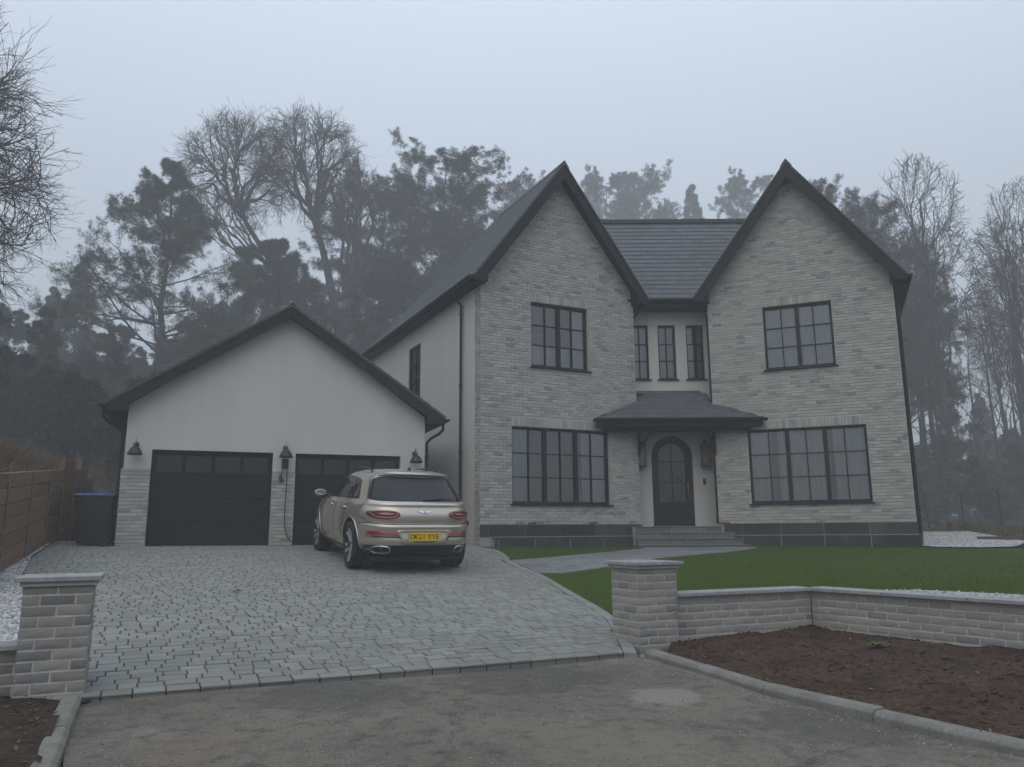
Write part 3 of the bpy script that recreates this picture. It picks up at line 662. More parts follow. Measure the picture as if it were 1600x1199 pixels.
for fr, nm, sd in ((LF, 'left', 100), (RF, 'right', 200)):
    wm = MB(); wall_face(wm, fr, 0, WW, .3, 7.0, HL, y=.012)
    wm.poly([fr(0, .012, 7.0), fr(WW, .012, 7.0), fr(WW, .012, gable_top(WW) - .1), fr(WW / 2, .012, APEX - .1), fr(0, .012, gable_top(0) - .1)])
    wall = build('brick_wall', wm, M['mortar'], house, fix=False)
    rects = courses(0, WW, PL + .005, APEX - .1, holes=[(h[0] - .0, h[1] + .0, h[2], h[3] + .225) for h in HL], inside=lambda x, z: z < gable_top(x) - .16, seed=sd)
    for h in HL:                                                     # soldier course over each window
        n = round((h[1] - h[0]) / .075); w_ = (h[1] - h[0]) / n
        rects += [(h[0] + i * w_ + .004, h[0] + (i + 1) * w_ - .004, h[3] + .005, h[3] + .215) for i in range(n)]
    def dist(r):
        p = fr((r[0] + r[1]) / 2, 0, 0); return math.hypot(p[0], p[1], r[2] - 1.2) - (r[1] - r[0]) * 9
    random.Random(sd).shuffle(rects); rects.sort(key=dist); tail_ = rects[150:]; random.Random(sd).shuffle(tail_); rects[150:] = tail_
    lay(fr, rects[:150], 0, wall, FB, seed=sd)
    jm = MB(); joined_bricks(fr, rects[150:], 0, jm, sd); stuff(build('brickwork', jm, M['brick'], wall))
    # return of the brickwork round the outer corner
    if nm == 'left':
        sf = Fr(*fr(0, 0, 0), fr.a + 90); x0, x1 = .0, .34
        rt = courses(0, .34, PL - .52, 7.0, seed=7, start=1); k = MB()
        back = MB(); back.box(fr, -.0, .2, .02, .318, .3, 7.02); build('corner_return', back, M['mortar'], house)
        fs = Fr(*fr(0, .318, 0), fr.a - 90)                           # seen from outside
        joined_bricks(fs, courses(0, .316, .75, 7.0, seed=7, start=1), -.012, k, 8); stuff(build('brickwork', k, M['brick'], wall))
    window(fr, *HL[0], 6, 3, (2, 4), house); window(fr, *HL[1], 4, 3, (2,), house)
    room(fr, .15, WW - .15, 1.40, 3.95, house); room(fr, .15, WW - .15, 4.5, 6.95, house)
    # plinth of dark slabs, two courses, the lower one standing forward
    pm = MB(); pm.box(fr, -.01, WW + .02, -.012, .3, .3, PL - .012); pl = build('plinth', pm, M['joint'], house)
    if nm == 'left': cuts = [-.03, .20, 1.14, 2.07, 3.0, 3.95, WW + .02]; lcut = [.28, .40, 1.34, 2.27, 3.2, 4.16, WW + .04]
    else: cuts = [.12, .55, 1.45, 2.42, 3.40, WW + .03]; lcut = [.36, .56, 1.45, 2.42, 3.42, WW + .06]
    for cs, y0, za, zb in ((cuts, -.035, 1.055, PL), (lcut, -.13, .42, 1.04)):
        for i in range(len(cs) - 1):
            s = MB(); s.box(fr, cs[i] + .008, cs[i + 1] - .008, y0, -.012, za + .008, zb - .004); build('stone_slab', s, M['stone'], pl, bevel=.004)
    s = MB(); s.box(fr, lcut[0], lcut[-1], -.125, -.02, .35, 1.0); build('lower_backing', s, M['joint'], pl)
    s = MB(); s.box(fr, lcut[0] - .005, lcut[-1] + .005, -.14, -.03, 1.041, 1.054); build('ledge', s, M['joint'], pl)
    if nm == 'left':
        for x in (1.22, 2.88):
            s = MB(); s.box(fr, x, x + .2, -.008, .01, PL + .012, PL + .05)
            for i in range(5): s.box(fr, x + .02 + i * .035, x + .035 + i * .035, -.011, -.006, PL + .018, PL + .044)
            build('air_brick', s, M['terra'], house)
    # bargeboards with boxed ends, soffit and verge
    hw = WW / 2 + .28; yb0, yb1 = -.32, -.285; dv = .40; zc_ = 6.99
    for sgn in (-1, 1):
        X = lambda u: WW / 2 + sgn * u
        xk = (APEX - dv - zc_) / SL                                    # where the lower edge meets the level cut
        pts = [(X(0), APEX), (X(hw), EAVE), (X(hw), zc_), (X(xk), zc_), (X(0), APEX - dv)]
        b = MB(); b.prism(fr, pts, yb0, yb1); build('bargeboard', b, M['dark'], house)
        b = MB(); b.prism(fr, [(X(0), APEX - dv + .1), (X(hw - .02), EAVE - dv + .24), (X(hw - .02), EAVE - .10), (X(0), APEX - .06)], yb1, .0); build('verge_soffit', b, M['dark'], house)
        b = MB(); b.prism(fr, [(X(hw - .003), zc_ + .002), (X(WW / 2 - .06), zc_ + .002), (X(WW / 2 - .06), EAVE + .25), (X(hw - .003), EAVE - .02)], yb1, -.02 if sgn * (1 if nm == 'right' else -1) > 0 else .2); build('box_end', b, M['dark'], house)
# roofs
def wing_xy(fr, x, b, z): return fr(x, b, z)
hw = WW / 2 + .30; ZE = EAVE + .03; ZA = APEX + .045
def roof_slope(fr, sgn, b0, bridge, beave, zlift=0):
    return [fr(WW / 2 + sgn * hw, b0, ZE), fr(WW / 2, b0, ZA), fr(WW / 2, bridge, ZA), fr(WW / 2 + sgn * hw, beave, ZE)]
def slate_rows(P00, P10, P11, P01, rows, width, visible=None, seed=0):
    """slates as quads laid in overlapping rows over a four-cornered slope: P00-P10 the eave, P01-P11 the ridge"""
    q = random.Random(seed); P00, P10, P11, P01 = map(Vector, (P00, P10, P11, P01)); out = []
    nrm = (P10 - P00).cross(P01 - P00).normalized(); nrm = -nrm if nrm.z < 0 else nrm
    def at(u, v): return (P00 * (1 - u) + P10 * u) * (1 - v) + (P01 * (1 - u) + P11 * u) * v
    for r in range(rows):
        v0, v1 = r / rows, min((r + 1.15) / rows, 1.0)
        A0, B0 = at(0, v0), at(1, v0); L_ = (B0 - A0).length; n = max(1, int(L_ / width)); x = -.5 * width if r % 2 else 0
        while x < L_:
            a, b = max(x, 0) / L_, min(x + width, L_) / L_; x += width
            if (b - a) * L_ < .03: continue
            g = .003 / L_; j = q.uniform(.000, .004)
            lo = .022 + j; hi = .010
            out.append(([at(a + g, v0) + nrm * lo, at(b - g, v0) + nrm * lo, at(b - g, v1) + nrm * hi, at(a + g, v1) + nrm * hi], nrm))
    return [o for o in out if visible is None or visible(sum((p for p in o[0]), Vector()) / 4)]
def slate_mb(mb, quad, nrm, t=.010):
    P = [tuple(p) for p in quad] + [tuple(p - nrm * t) for p in quad]
    mb.pts(P, [(0, 1, 2, 3), (0, 4, 5, 1), (1, 5, 6, 2), (3, 7, 4, 0)])
rb = MB()
LS = [LF(WW / 2 - hw, -.34, ZE), LF(WW / 2 - hw, 9.35, ZE), LF(WW / 2, 3.6, ZA), LF(WW / 2, -.34, ZA)]
rb.slab(LS, .05)
rb.slab([LF(WW / 2, -.34, ZA), LF(WW / 2, 3.6, ZA), LF(WW / 2 + hw, 7.0, ZE), LF(WW / 2 + hw, -.34, ZE)], .05)
rb.slab([RF(WW / 2, -.34, ZA), RF(WW / 2, 4.2, ZA), RF(WW / 2 - hw, 7.0, ZE), RF(WW / 2 - hw, -.34, ZE)], .05)
rb.slab([RF(WW / 2 + hw, -.34, ZE), RF(WW / 2 + hw, 9.35, ZE), RF(WW / 2, 4.2, ZA), RF(WW / 2, -.34, ZA)], .05)
CE, CR = (20.02, 7.22), (22.38, 10.36)                                  # centre roof: eave and ridge (y, z)
rb.slab([(1.3, CE[0], CE[1]), (7.4, CE[0], CE[1]), (7.4, CR[0], CR[1]), (1.3, CR[0], CR[1])], .05)
bl_, br_ = LF(WW / 2 - hw, 9.35, ZE), RF(WW / 2 + hw, 9.35, ZE)
ml, mr = LF(WW / 2, 3.6, ZA), RF(WW / 2, 4.2, ZA)
rb.slab([ml, mr, br_, bl_], .05)
roof = build('roof', rb, M['slate'], house)
ls = MB()
for qd, nn in slate_rows(LS[0], LS[1], LS[2], LS[3], 21, .27, seed=4): slate_mb(ls, qd, nn)
stuff(build('slates', ls, M['slate'], roof))
def above_wings(p):
    for fr in (LF, RF):
        dx, dy = p.x - fr.o[0], p.y - fr.o[1]; s = dx * fr.c + dy * fr.s
        if p.z < ZA - abs(s - WW / 2) * (ZA - ZE) / hw + .03 and -.4 < s < WW + .4: return False
    return True
for qd, nn in slate_rows((2.0, *CE), (6.8, *CE), (6.8, *CR), (2.0, *CR), 19, .265, above_wings, seed=9):
    m_ = MB(); slate_mb(m_, qd, nn); build('slate', m_, M['slate'], roof, fix=False)
for k in range(12):
    a = 1.6 + k * .47; m_ = MB(); m_.prism(Fr(a, CR[0], CR[1], 90), [(-.14, -.10), (0, .075), (.14, -.10), (.12, -.12), (0, .05), (-.12, -.12)], 0, -.462); build('ridge_tile', m_, M['dark'], roof)
for fr, n in ((LF, 8), (RF, 8)):
    for k in range(n):
        m_ = MB(); m_.prism(Fr(*fr(WW / 2, -.34 + k * .47, ZA), fr.a), [(-.14, -.15), (0, .05), (.14, -.15), (.12, -.17), (0, .02), (-.12, -.17)], 0, .462); build('ridge_tile', m_, M['dark'], roof)
    # mortar bedded verge under the slates
    m_ = MB(); m_.prism(fr, [(WW / 2 - hw, ZE - .05), (WW / 2, ZA - .05), (WW / 2 + hw, ZE - .05), (WW / 2 + hw, ZE - .075), (WW / 2, ZA - .078), (WW / 2 - hw, ZE - .075)], -.335, -.3); build('verge_strip', m_, M['dark'], roof)
# side walls, rendered
sw = MB(); SH = (4.20, 5.22, 4.93, 6.50)                                 # side window: along the wall, height
fs = Fr(*LF(0, 9.2, 0), LF.a - 90)                                       # x runs towards the front, seen from outside
wall_face(sw, fs, 0, 8.88, .3, 7.12, [(9.2 - SH[1], 9.2 - SH[0], SH[2], SH[3])]); side = build('rendered_wall', sw, M['render'], house, fix=False)
window(fs, 9.2 - SH[1], 9.2 - SH[0], SH[2], SH[3], 2, 3, (), house, y=.02)
room(fs, 9.2 - SH[1] - .3, 9.2 - SH[0] + .3, 4.5, 6.95, house, depth=.9)
sw = MB(); sw.poly([RF(WW, 0.0, .3), RF(WW, 9.0, .3), RF(WW, 9.0, 7.1), RF(WW, 0.0, 7.1)]); sw.poly([LF(0, 9.2, .3), RF(WW, 9.0, .3), RF(WW, 9.0, 7.1), LF(0, 9.2, 7.1)]); build('rendered_wall', sw, M['render'], house, fix=False)
for s_, e_ in ((0, LF), (1, RF)):                                        # inner returns beside the entrance
    x = WW if s_ == 0 else 0; m_ = MB(); m_.poly([e_(x, 0.012, .3), e_(x, 1.2, .3), e_(x, 1.2, 7.2), e_(x, .012, 7.2)]); build('inner_return', m_, M['mortar'], house, fix=False)
# eaves, gutters and downpipes
def gutter(fr, b0, b1, x, sgn, nm='gutter'):
    m_ = MB(); n = 8
    A = [fr(x + sgn * (.065 + .062 * math.cos(math.pi + math.pi * i / n)), b0, ZE - .035 + .07 * math.sin(math.pi + math.pi * i / n)) for i in range(n + 1)]
    B = [fr(x + sgn * (.065 + .062 * math.cos(math.pi + math.pi * i / n)), b1, ZE - .035 + .07 * math.sin(math.pi + math.pi * i / n)) for i in range(n + 1)]
    m_.pts(A + B, [(i, i + 1, n + 2 + i, n + 1 + i) for i in range(n)] + [tuple(range(n + 1)), tuple(range(2 * n + 1, n, -1))]); m_.box(fr, min(x + sgn * .0, x + sgn * .008), max(x, x + sgn * .008), b0, b1, ZE - .04, ZE - .005)
    return build(nm, m_, M['dark'], house, smooth=False)
xo = WW / 2 - hw
for fr, sgn, x, b1 in ((LF, -1, WW / 2 - hw, 9.3), (RF, 1, WW / 2 + hw, 9.3)):
    gutter(fr, -.30, b1, x, sgn)
    m_ = MB(); m_.box(fr, min(x, x - sgn * .02) , max(x, x - sgn * .02), -.28, b1, 6.985, ZE - .04); build('fascia', m_, M['dark'], house)
    x_in = 0 if sgn < 0 else WW
    m_ = MB(); m_.poly([fr(x, -.0, 6.99), fr(x, b1, 6.99), fr(x_in, b1, 6.99), fr(x_in, 0, 6.99)]); build('soffit', m_, M['dark'], house, fix=False)
gut = MB(); n = 8
A = [(3.0, 19.93 + .06 * math.cos(math.pi + math.pi * i / n), 7.16 + .07 * math.sin(math.pi + math.pi * i / n)) for i in range(n + 1)]; B = [(5.55, p[1], p[2]) for p in A]
gut.pts(A + B, [(i, i + 1, n + 2 + i, n + 1 + i) for i in range(n)]); build('gutter', gut, M['dark'], house)
m_ = MB(); m_.box(W0, 2.9, 5.7, 20.0, 20.03, 6.98, 7.16); m_.box(W0, 2.9, 5.7, 20.03, 20.52, 6.98, 7.0); build('fascia', m_, M['dark'], house)
def downpipe(P, parent, r=.034, clips=(), name='downpipe', fr=W0):
    m_ = MB(); m_.tube(smoothpoly(P, 1), r, 10); o = build(name, m_, M['dark'], parent, smooth=True)
    for c in clips:
        m_ = MB(); m_.lathe([(r, -.018), (r + .014, -.018), (r + .014, .018), (r, .018)], c, m=10); build('pipe_clip', m_, M['dark'], o)
    return o
px = 1.05
downpipe([LF(WW / 2 - hw - .06, px, ZE - .08), LF(WW / 2 - hw - .06, px, 6.96), LF(-.07, px, 6.78), LF(-.07, px, 6.6), LF(-.07, px, 4), LF(-.07, px, .75)], house, clips=[LF(-.07, px, z) for z in (6.5, 4.7, 3.1, 1.5)])
downpipe([RF(WW / 2 + hw + .06, .25, ZE - .08), RF(WW / 2 + hw + .05, .25, 6.95), RF(WW + .07, .25, 6.70), RF(WW + .07, .25, 6.5), RF(WW + .07, .25, 3.5), RF(WW + .07, .25, .75)], house, r=.045, clips=[RF(WW + .07, .25, z) for z in (5, 3, 1.6)])
downpipe([(4.95, 19.95, 7.08), (5.0, 19.97, 6.98), RF(-.03, .06, 6.72), RF(-.03, .06, 6.5), RF(-.03, .06, 3.8), RF(-.03, .06, 1.34)], house, r=.03, clips=[RF(-.03, .06, z) for z in (5.4, 2.6)])
downpipe([(3.55, 19.95, 7.08), (3.5, 19.97, 6.98), LF(WW + .05, .1, 6.72), LF(WW + .03, .3, 6.4)], house, r=.03)
m_ = MB(); m_.box(fs, 9.2 - .74, 9.2 - .66, -.025, 0, 1.33, 1.42); build('vent_cover', m_, M['terra'], house)
m_ = MB(); m_.box(RF, .0, .26, -.05, .1, PL + .003, PL + .035); build('pipe_shoe', m_, M['terra'], house)
# centre: rendered entrance bay with three slim windows above the canopy
CB = Fr(2.4, 20.5, 0, 0); X0 = -2.4
CH = [(3.20 + X0, 3.67 + X0, 5.13, 6.62), (3.93 + X0, 4.40 + X0, 5.13, 6.62), (4.69 + X0, 5.16 + X0, 5.13, 6.62)]
DX, DW, DZ, DT = 4.165, .535, 1.29, 3.61                                # door: centre, half width, sill, crown
cw = MB(); wall_face(cw, CB, 0, 3.6, .6, 7.2, CH + [(DX - DW + X0, DX + DW + X0, DZ, DT)], reveal=.25)
# fill the corners beside the arch of the door opening
nA = 14; zc0 = DT - DW
for sg in (-1, 1):
    arc = [(DX + X0 + sg * DW * math.cos(math.pi / 2 * i / nA), zc0 + DW * math.sin(math.pi / 2 * i / nA)) for i in range(nA + 1)]
    for i in range(nA):
        cw.poly([CB(arc[i][0], 0, arc[i][1]), CB(arc[i + 1][0], 0, arc[i + 1][1]), CB(arc[i + 1][0], 0, DT), CB(arc[i][0], 0, DT)])
        cw.poly([CB(arc[i][0], 0, arc[i][1]), CB(arc[i + 1][0], 0, arc[i + 1][1]), CB(arc[i + 1][0], .25, arc[i + 1][1]), CB(arc[i][0], .25, arc[i][1])])
build('rendered_wall', cw, M['render'], house, fix=False)
for h in CH: window(CB, *h, 2, 3, (), house, y=.09, ft=.045)
room(CB, .45, 3.1, 4.95, 6.95, house, depth=1.6, y=.25)
room(CB, 1.0, 2.6, 1.25, 3.9, house, depth=2.4, y=.25)
# arched front door
door = MB(); FO = Fr(DX, 20.5, 0, 0)
def arch_band(mb, r0, r1, z0, y0, y1, legs=True, n=20):
    O = [(r1, z0)] + [(r1 * math.cos(math.pi * i / n), zc0 + r1 * math.sin(math.pi * i / n)) for i in range(n + 1)] + [(-r1, z0)]
    I = [(r0, z0)] + [(r0 * math.cos(math.pi * i / n), zc0 + r0 * math.sin(math.pi * i / n)) for i in range(n + 1)] + [(-r0, z0)]
    k = len(O); P = [FO(x, y, z) for y in (y0, y1) for L_ in (O, I) for x, z in L_]
    F = []
    for i in range(k - 1): F += [(i, i + 1, k + i + 1, k + i), (2 * k + i, 3 * k + i, 3 * k + i + 1, 2 * k + i + 1), (i, 2 * k + i, 2 * k + i + 1, i + 1), (k + i, k + i + 1, 3 * k + i + 1, 3 * k + i)]
    F += [(0, k, 3 * k, 2 * k), (k - 1, 3 * k - 1, 4 * k - 1, 2 * k - 1)]
    mb.pts(P, F)
arch_band(door, .475, .535, DZ, .05, .17); dr = build('door', door, M['frame'], house)
m_ = MB(); arch_band(m_, .345, .472, DZ + .62, .085, .135); m_.box(FO, -.472, .472, .085, .135, DZ + .02, DZ + .62); build('door_leaf', m_, M['frame'], dr)
m_ = MB()
for a, b_, c, d in ((-.33, .33, DZ + .12, DZ + .15), (-.33, .33, DZ + .43, DZ + .46), (-.33, -.30, DZ + .15, DZ + .43), (.30, .33, DZ + .15, DZ + .43)): m_.box(FO, a, b_, .07, .086, c, d)
build('door_panel', m_, M['frame'], dr, bevel=.006)
m_ = MB(); m_.box(FO, -.014, .014, .095, .125, DZ + .62, zc0 + .345)
for z in (DZ + 1.12, DZ + 1.66): m_.box(FO, -.345, .345, .096, .124, z - .013, z + .013)
build('glazing_bar', m_, M['frame'], dr)
zs = [DZ + .62, DZ + 1.12, DZ + 1.66]
for sg in (-1, 1):
    for i in range(3):
        z0, z1 = zs[i], (zs[i + 1] if i < 2 else None)
        pts = [(sg * .008, z0), (sg * .347, z0)]
        if z1: pts += [(sg * .347, z1), (sg * .008, z1)]
        else: pts += [(sg * .347 * math.cos(t * math.pi / 16), zc0 + .347 * math.sin(t * math.pi / 16)) for t in range(0, 9)]
        m_ = MB(); m_.poly([FO(x, .11, z) for x, z in pts]); build('pane', m_, M['doorglass'], dr, fix=False)
m_ = MB(); m_.tube([FO(.40, .045, DZ + .72), FO(.40, .045, DZ + 1.14)], .017, 10); m_.tube([FO(.40, .045, DZ + .76), FO(.40, .09, DZ + .76)], .01, 8); m_.tube([FO(.40, .045, DZ + 1.10), FO(.40, .09, DZ + 1.10)], .01, 8); build('handle', m_, M['brass'], dr, smooth=True)
m_ = MB(); m_.box(FO, -.56, .56, -.03, .2, DZ - .03, DZ); build('threshold', m_, M['step'], dr)
m_ = MB(); m_.box(Fr(4.98, 20.5, 0, 0), -.03, .03, -.025, 0, 2.34, 2.50); m_.lathe([(0.0, .03), (.016, .03), (.016, 0)], (4.98, 20.475, 2.38), (0, -1, 0), 12); build('doorbell', m_, M['frame'], house)
# staircase seen through the door
st = thing('staircase', 'black metal stair rail seen through the arched front door glass', 'stair rail', (4.2, 21.9, 1.29))
m_ = MB(); m_.tube([(3.72, 21.9, 3.5), (4.75, 21.9, 2.45)], .025, 8); build('handrail', m_, M['frame'], st)
for i in range(10):
    x = 3.76 + i * .1; zt = 3.5 - (x - 3.72) * 1.02
    m_ = MB(); m_.tube([(x, 21.9, zt), (x, 21.9, zt - .95)], .010, 6); build('baluster', m_, M['frame'], st)
# steps
stp = MB(); stp.box(W0, 2.95, 5.15, 19.55, 20.5, .5, 1.26); steps = build('entrance_steps', stp, M['joint'], house)
for i, (yf, xr, xl) in enumerate(((19.52, 5.12, 2.99), (19.24, 5.34, 2.985), (18.96, 5.42, 2.98), (18.68, 5.56, 2.975))):
    zt = 1.272 - i * .145; zb = zt - .145
    m_ = MB(); m_.box(W0, xl, xr, yf + .01, 20.45 - i * .02, zb - .03, zt - .012); build('step_core', m_, M['joint'], steps)
    x = xl; j = 0; q = random.Random(i)
    while x < xr - .02:
        e = min(x + q.uniform(.55, .95), xr); e = xr if xr - e < .25 else e
        m_ = MB(); m_.box(W0, x + .006, e - .006, yf, yf + .3, zb + .012, zt - .016); build('stone_block', m_, M['step'], steps, bevel=.005); x = e; j += 1
    m_ = MB(); m_.box(W0, xl - .01, xr + .01, yf - .025, 19.85 if i else 20.45, zt - .014, zt); build('tread', m_, M['path'], steps, bevel=.004)
# canopy over the door
can = MB(); cs = (4.81 - 3.90) / (20.5 - 19.15)
cz = lambda y: 3.90 + (y - 19.15) * cs
tl, tr = (3.05, 20.5), (5.30, 20.5)
CP = [(2.04, 19.15), (6.22, 19.15), (6.22, 19.36), RF(.0, -.01, 0)[:2], (5.22, 20.5), (3.1, 20.5), LF(WW, -.01, 0)[:2], (2.06, 19.375)]
hipz = lambda x, y: cz(y) if 3.19 < x < 5.14 else min(cz(y), 3.90 + max(min(x - 2.04, 6.22 - x), 0) * .46)
can.slab([(x, y, min(cz(y), hipz(x, y)) - .02) for x, y in CP], .05)
canopy = build('door_canopy', can, M['slate'], house)
for r in range(7):
    y0, y1 = 19.15 + r * .2, min(19.15 + r * .2 + .235, 20.5); x = 1.9 - (.14 if r % 2 else 0)
    while x < 6.4:
        K = [(x + .003, y0), (x + .277, y0), (x + .277, y1), (x + .003, y1)]; x += .28
        T = clip_convex(list(CP), K)
        if len(T) < 3: continue
        A_ = abs(sum(T[t][0] * T[t - 1][1] - T[t - 1][0] * T[t][1] for t in range(len(T)))) / 2
        if A_ < .004: continue
        m_ = MB(); m_.slab([(a, b_, hipz(a, b_) + .022 - (b_ - y0) * .055) for a, b_ in T], .012); build('slate', m_, M['slate'], canopy)
m_ = MB(); m_.box(W0, 2.08, 6.18, 19.17, 19.2, 3.70, 3.88); m_.box(W0, 2.1, 6.16, 19.2, 19.36, 3.71, 3.73); m_.box(W0, 3.0, 5.3, 19.36, 20.48, 3.71, 3.73); m_.box(W0, 2.09, 2.12, 19.2, 19.38, 3.70, 3.86); m_.box(W0, 6.14, 6.17, 19.2, 19.36, 3.70, 3.86); build('fascia', m_, M['dark'], canopy)
m_ = MB(); n = 8
A = [(1.99, 19.11 + .06 * math.cos(math.pi + math.pi * i / n), 3.885 + .075 * math.sin(math.pi + math.pi * i / n)) for i in range(n + 1)]; B = [(6.27, p[1], p[2]) for p in A]
m_.pts(A + B, [(i, i + 1, n + 2 + i, n + 1 + i) for i in range(n)] + [tuple(range(n + 1)), tuple(range(2 * n + 1, n, -1))]); build('gutter', m_, M['dark'], canopy)
m_ = MB(); m_.box(W0, 2.3, 5.95, 19.36, 19.44, 3.6, 3.7); build('beam', m_, M['dark'], canopy)
for xt, xb in ((3.38, 3.23), (4.98, 5.13)):
    yb = 19.93 if xb < 4 else 19.80
    m_ = MB(); P = smoothpoly([(xt + (.12 if xb < 4 else -.12), 19.42, 3.66), (xt, 19.6, 3.5), (xb, yb, 3.15)], 2); m_.tube(P, .035, 6); m_.tube([(xb, yb, 3.62), (xb, yb, 3.02)], .035, 6); build('bracket', m_, M['dark'], canopy)
# curtains
curtain(LF, .84, 1.36, 1.84, 3.58, 'sheer curtain drawn to the left in the ground floor window beside the drive', seed=1, folds=5)
curtain(LF, 2.86, 3.50, 1.84, 3.58, 'sheer curtain drawn to the right in the ground floor window beside the door steps', seed=2, folds=6)
curtain(RF, .84, 1.36, 1.84, 3.58, 'pale curtain at the door end of the right ground floor window', seed=3, folds=5, gather=.12)
curtain(RF, 1.50, 2.62, 1.84, 3.58, 'wide pale curtain in the middle of the right ground floor window', seed=4, folds=9)
curtain(RF, 2.78, 3.52, 1.84, 3.58, 'pale curtain at the outer end of the right ground floor window', seed=5, folds=6)
curtain(LF, 2.62, 2.97, 5.15, 6.70, 'narrow curtain at the inner side of the left upper window', seed=6, folds=4)
curtain(RF, 1.40, 2.14, 5.15, 6.70, 'sheer curtain behind the left half of the right upper window', seed=7, folds=7)
curtain(RF, 2.22, 2.96, 5.15, 6.70, 'sheer curtain behind the right half of the right upper window', seed=8, folds=7)
curtain(LF, 1.40, 2.56, 5.15, 5.72, 'low half curtain across the left upper window', seed=9, folds=10, amp=.02)
curtain(CB, 5.02 + X0, 5.13 + X0, 5.16, 6.58, 'narrow dark curtain edge in the right slim window over the door', seed=10, folds=2, amp=.015)
# ================================================================== DOUBLE GARAGE
GFm = Fr(-7.84, 15.83, 0, 20.7); GWd = 6.22; GA, GE = 6.02, 3.80
gar = thing('garage', 'white rendered double garage with black doors and brick piers', 'garage', (-4.9, 17.0, .9))
DH = [(.50, 2.88, .80, 2.87), (3.35, 5.66, .80, 2.87)]
gt = lambda x: GA - .02 - abs(x - GWd / 2) * (GA - GE + .02) / (GWd / 2 + .02)
gm = MB(); wall_face(gm, GFm, 0, GWd, .5, 3.70, DH, reveal=.22)
gm.poly([GFm(0, 0, 3.70), GFm(GWd, 0, 3.70), GFm(GWd, 0, gt(GWd)), GFm(GWd / 2, 0, GA), GFm(0, 0, gt(0))])
gm.poly([GFm(0, 0, .5), GFm(0, 6.2, .5), GFm(0, 6.2, 3.8), GFm(0, 0, 3.8)]); gm.poly([GFm(GWd, 0, .5), GFm(GWd, 6.2, .5), GFm(GWd, 6.2, 3.8), GFm(GWd, 0, 3.8)])
gm.poly([GFm(0, 6.2, .5), GFm(GWd, 6.2, .5), GFm(GWd, 6.2, 3.8), GFm(GWd / 2, 6.2, GA), GFm(0, 6.2, 3.8)])
build('rendered_wall', gm, M['render'], gar, fix=False)
for i, (a, b_) in enumerate(((-.03, .50), (2.88, 3.35), (5.66, GWd + .03))):
    pm = MB(); pm.box(GFm, a, b_, -.045, .0 if i == 1 else .3, .6, 2.465); pier = build('brick_pier', pm, M['mortar'], gar)
    lay(GFm, courses(a, b_, .84, 2.47, seed=70 + i), -.057, pier, FB, seed=70 + i)
    if i != 1:
        f3 = Fr(*GFm(a, .3, 0), GFm.a - 90) if i == 0 else Fr(*GFm(b_, -.045, 0), GFm.a + 90)
        k = MB(); joined_bricks(f3, courses(0, .33, .84, 2.47, seed=80 + i), -.012, k, 3); stuff(build('brickwork', k, M['brick'], pier))
for a, b_, z0, z1 in DH:
    d_ = MB(); d_.box(GFm, a, b_, .13, .18, z1 - .05, z1); d_.box(GFm, a, a + .05, .13, .18, .86, z1 - .05); d_.box(GFm, b_ - .05, b_, .13, .18, .86, z1 - .05); gd = build('garage_door', d_, M['garagedoor'], gar)
    zz = [.90, 1.40, 1.89, 2.38]
    for i in range(3):
        m_ = MB(); m_.box(GFm, a + .05, b_ - .05, .145, .19, zz[i] + (.004 if i else 0), zz[i + 1] - .004); build('door_section', m_, M['garagedoor'], gd, bevel=.004)
    m_ = MB(); m_.box(GFm, a + .05, b_ - .05, .145, .19, 2.384, 2.43); m_.box(GFm, a + .05, b_ - .05, .145, .19, 2.77, z1 - .05)
    n = 4; wv = (b_ - a - .1) / n
    for i in range(n + 1): m_.box(GFm, a + .05 + i * wv - (.035 if i else 0), a + .05 + i * wv + (.035 if i < n else 0), .146, .189, 2.43, 2.77)
    build('glazed_section', m_, M['garagedoor'], gd)
    for i in range(n):
        m_ = MB(); m_.poly([GFm(a + .085 + i * wv, .165, 2.43), GFm(a + .05 + (i + 1) * wv - .035, .165, 2.43), GFm(a + .05 + (i + 1) * wv - .035, .165, 2.77), GFm(a + .085 + i * wv, .165, 2.77)]); build('pane', m_, M['garageglass'], gd, fix=False)
    m_ = MB(); m_.box(GFm, a + .05, b_ - .05, .14, .2, .86, .90); build('bottom_seal', m_, M['bin'], gd)
    room(GFm, a - .3, b_ + .2, .8, 3.2, gar, depth=3.0, y=.22)
hwg = GWd / 2 + .40; GEe = 3.74
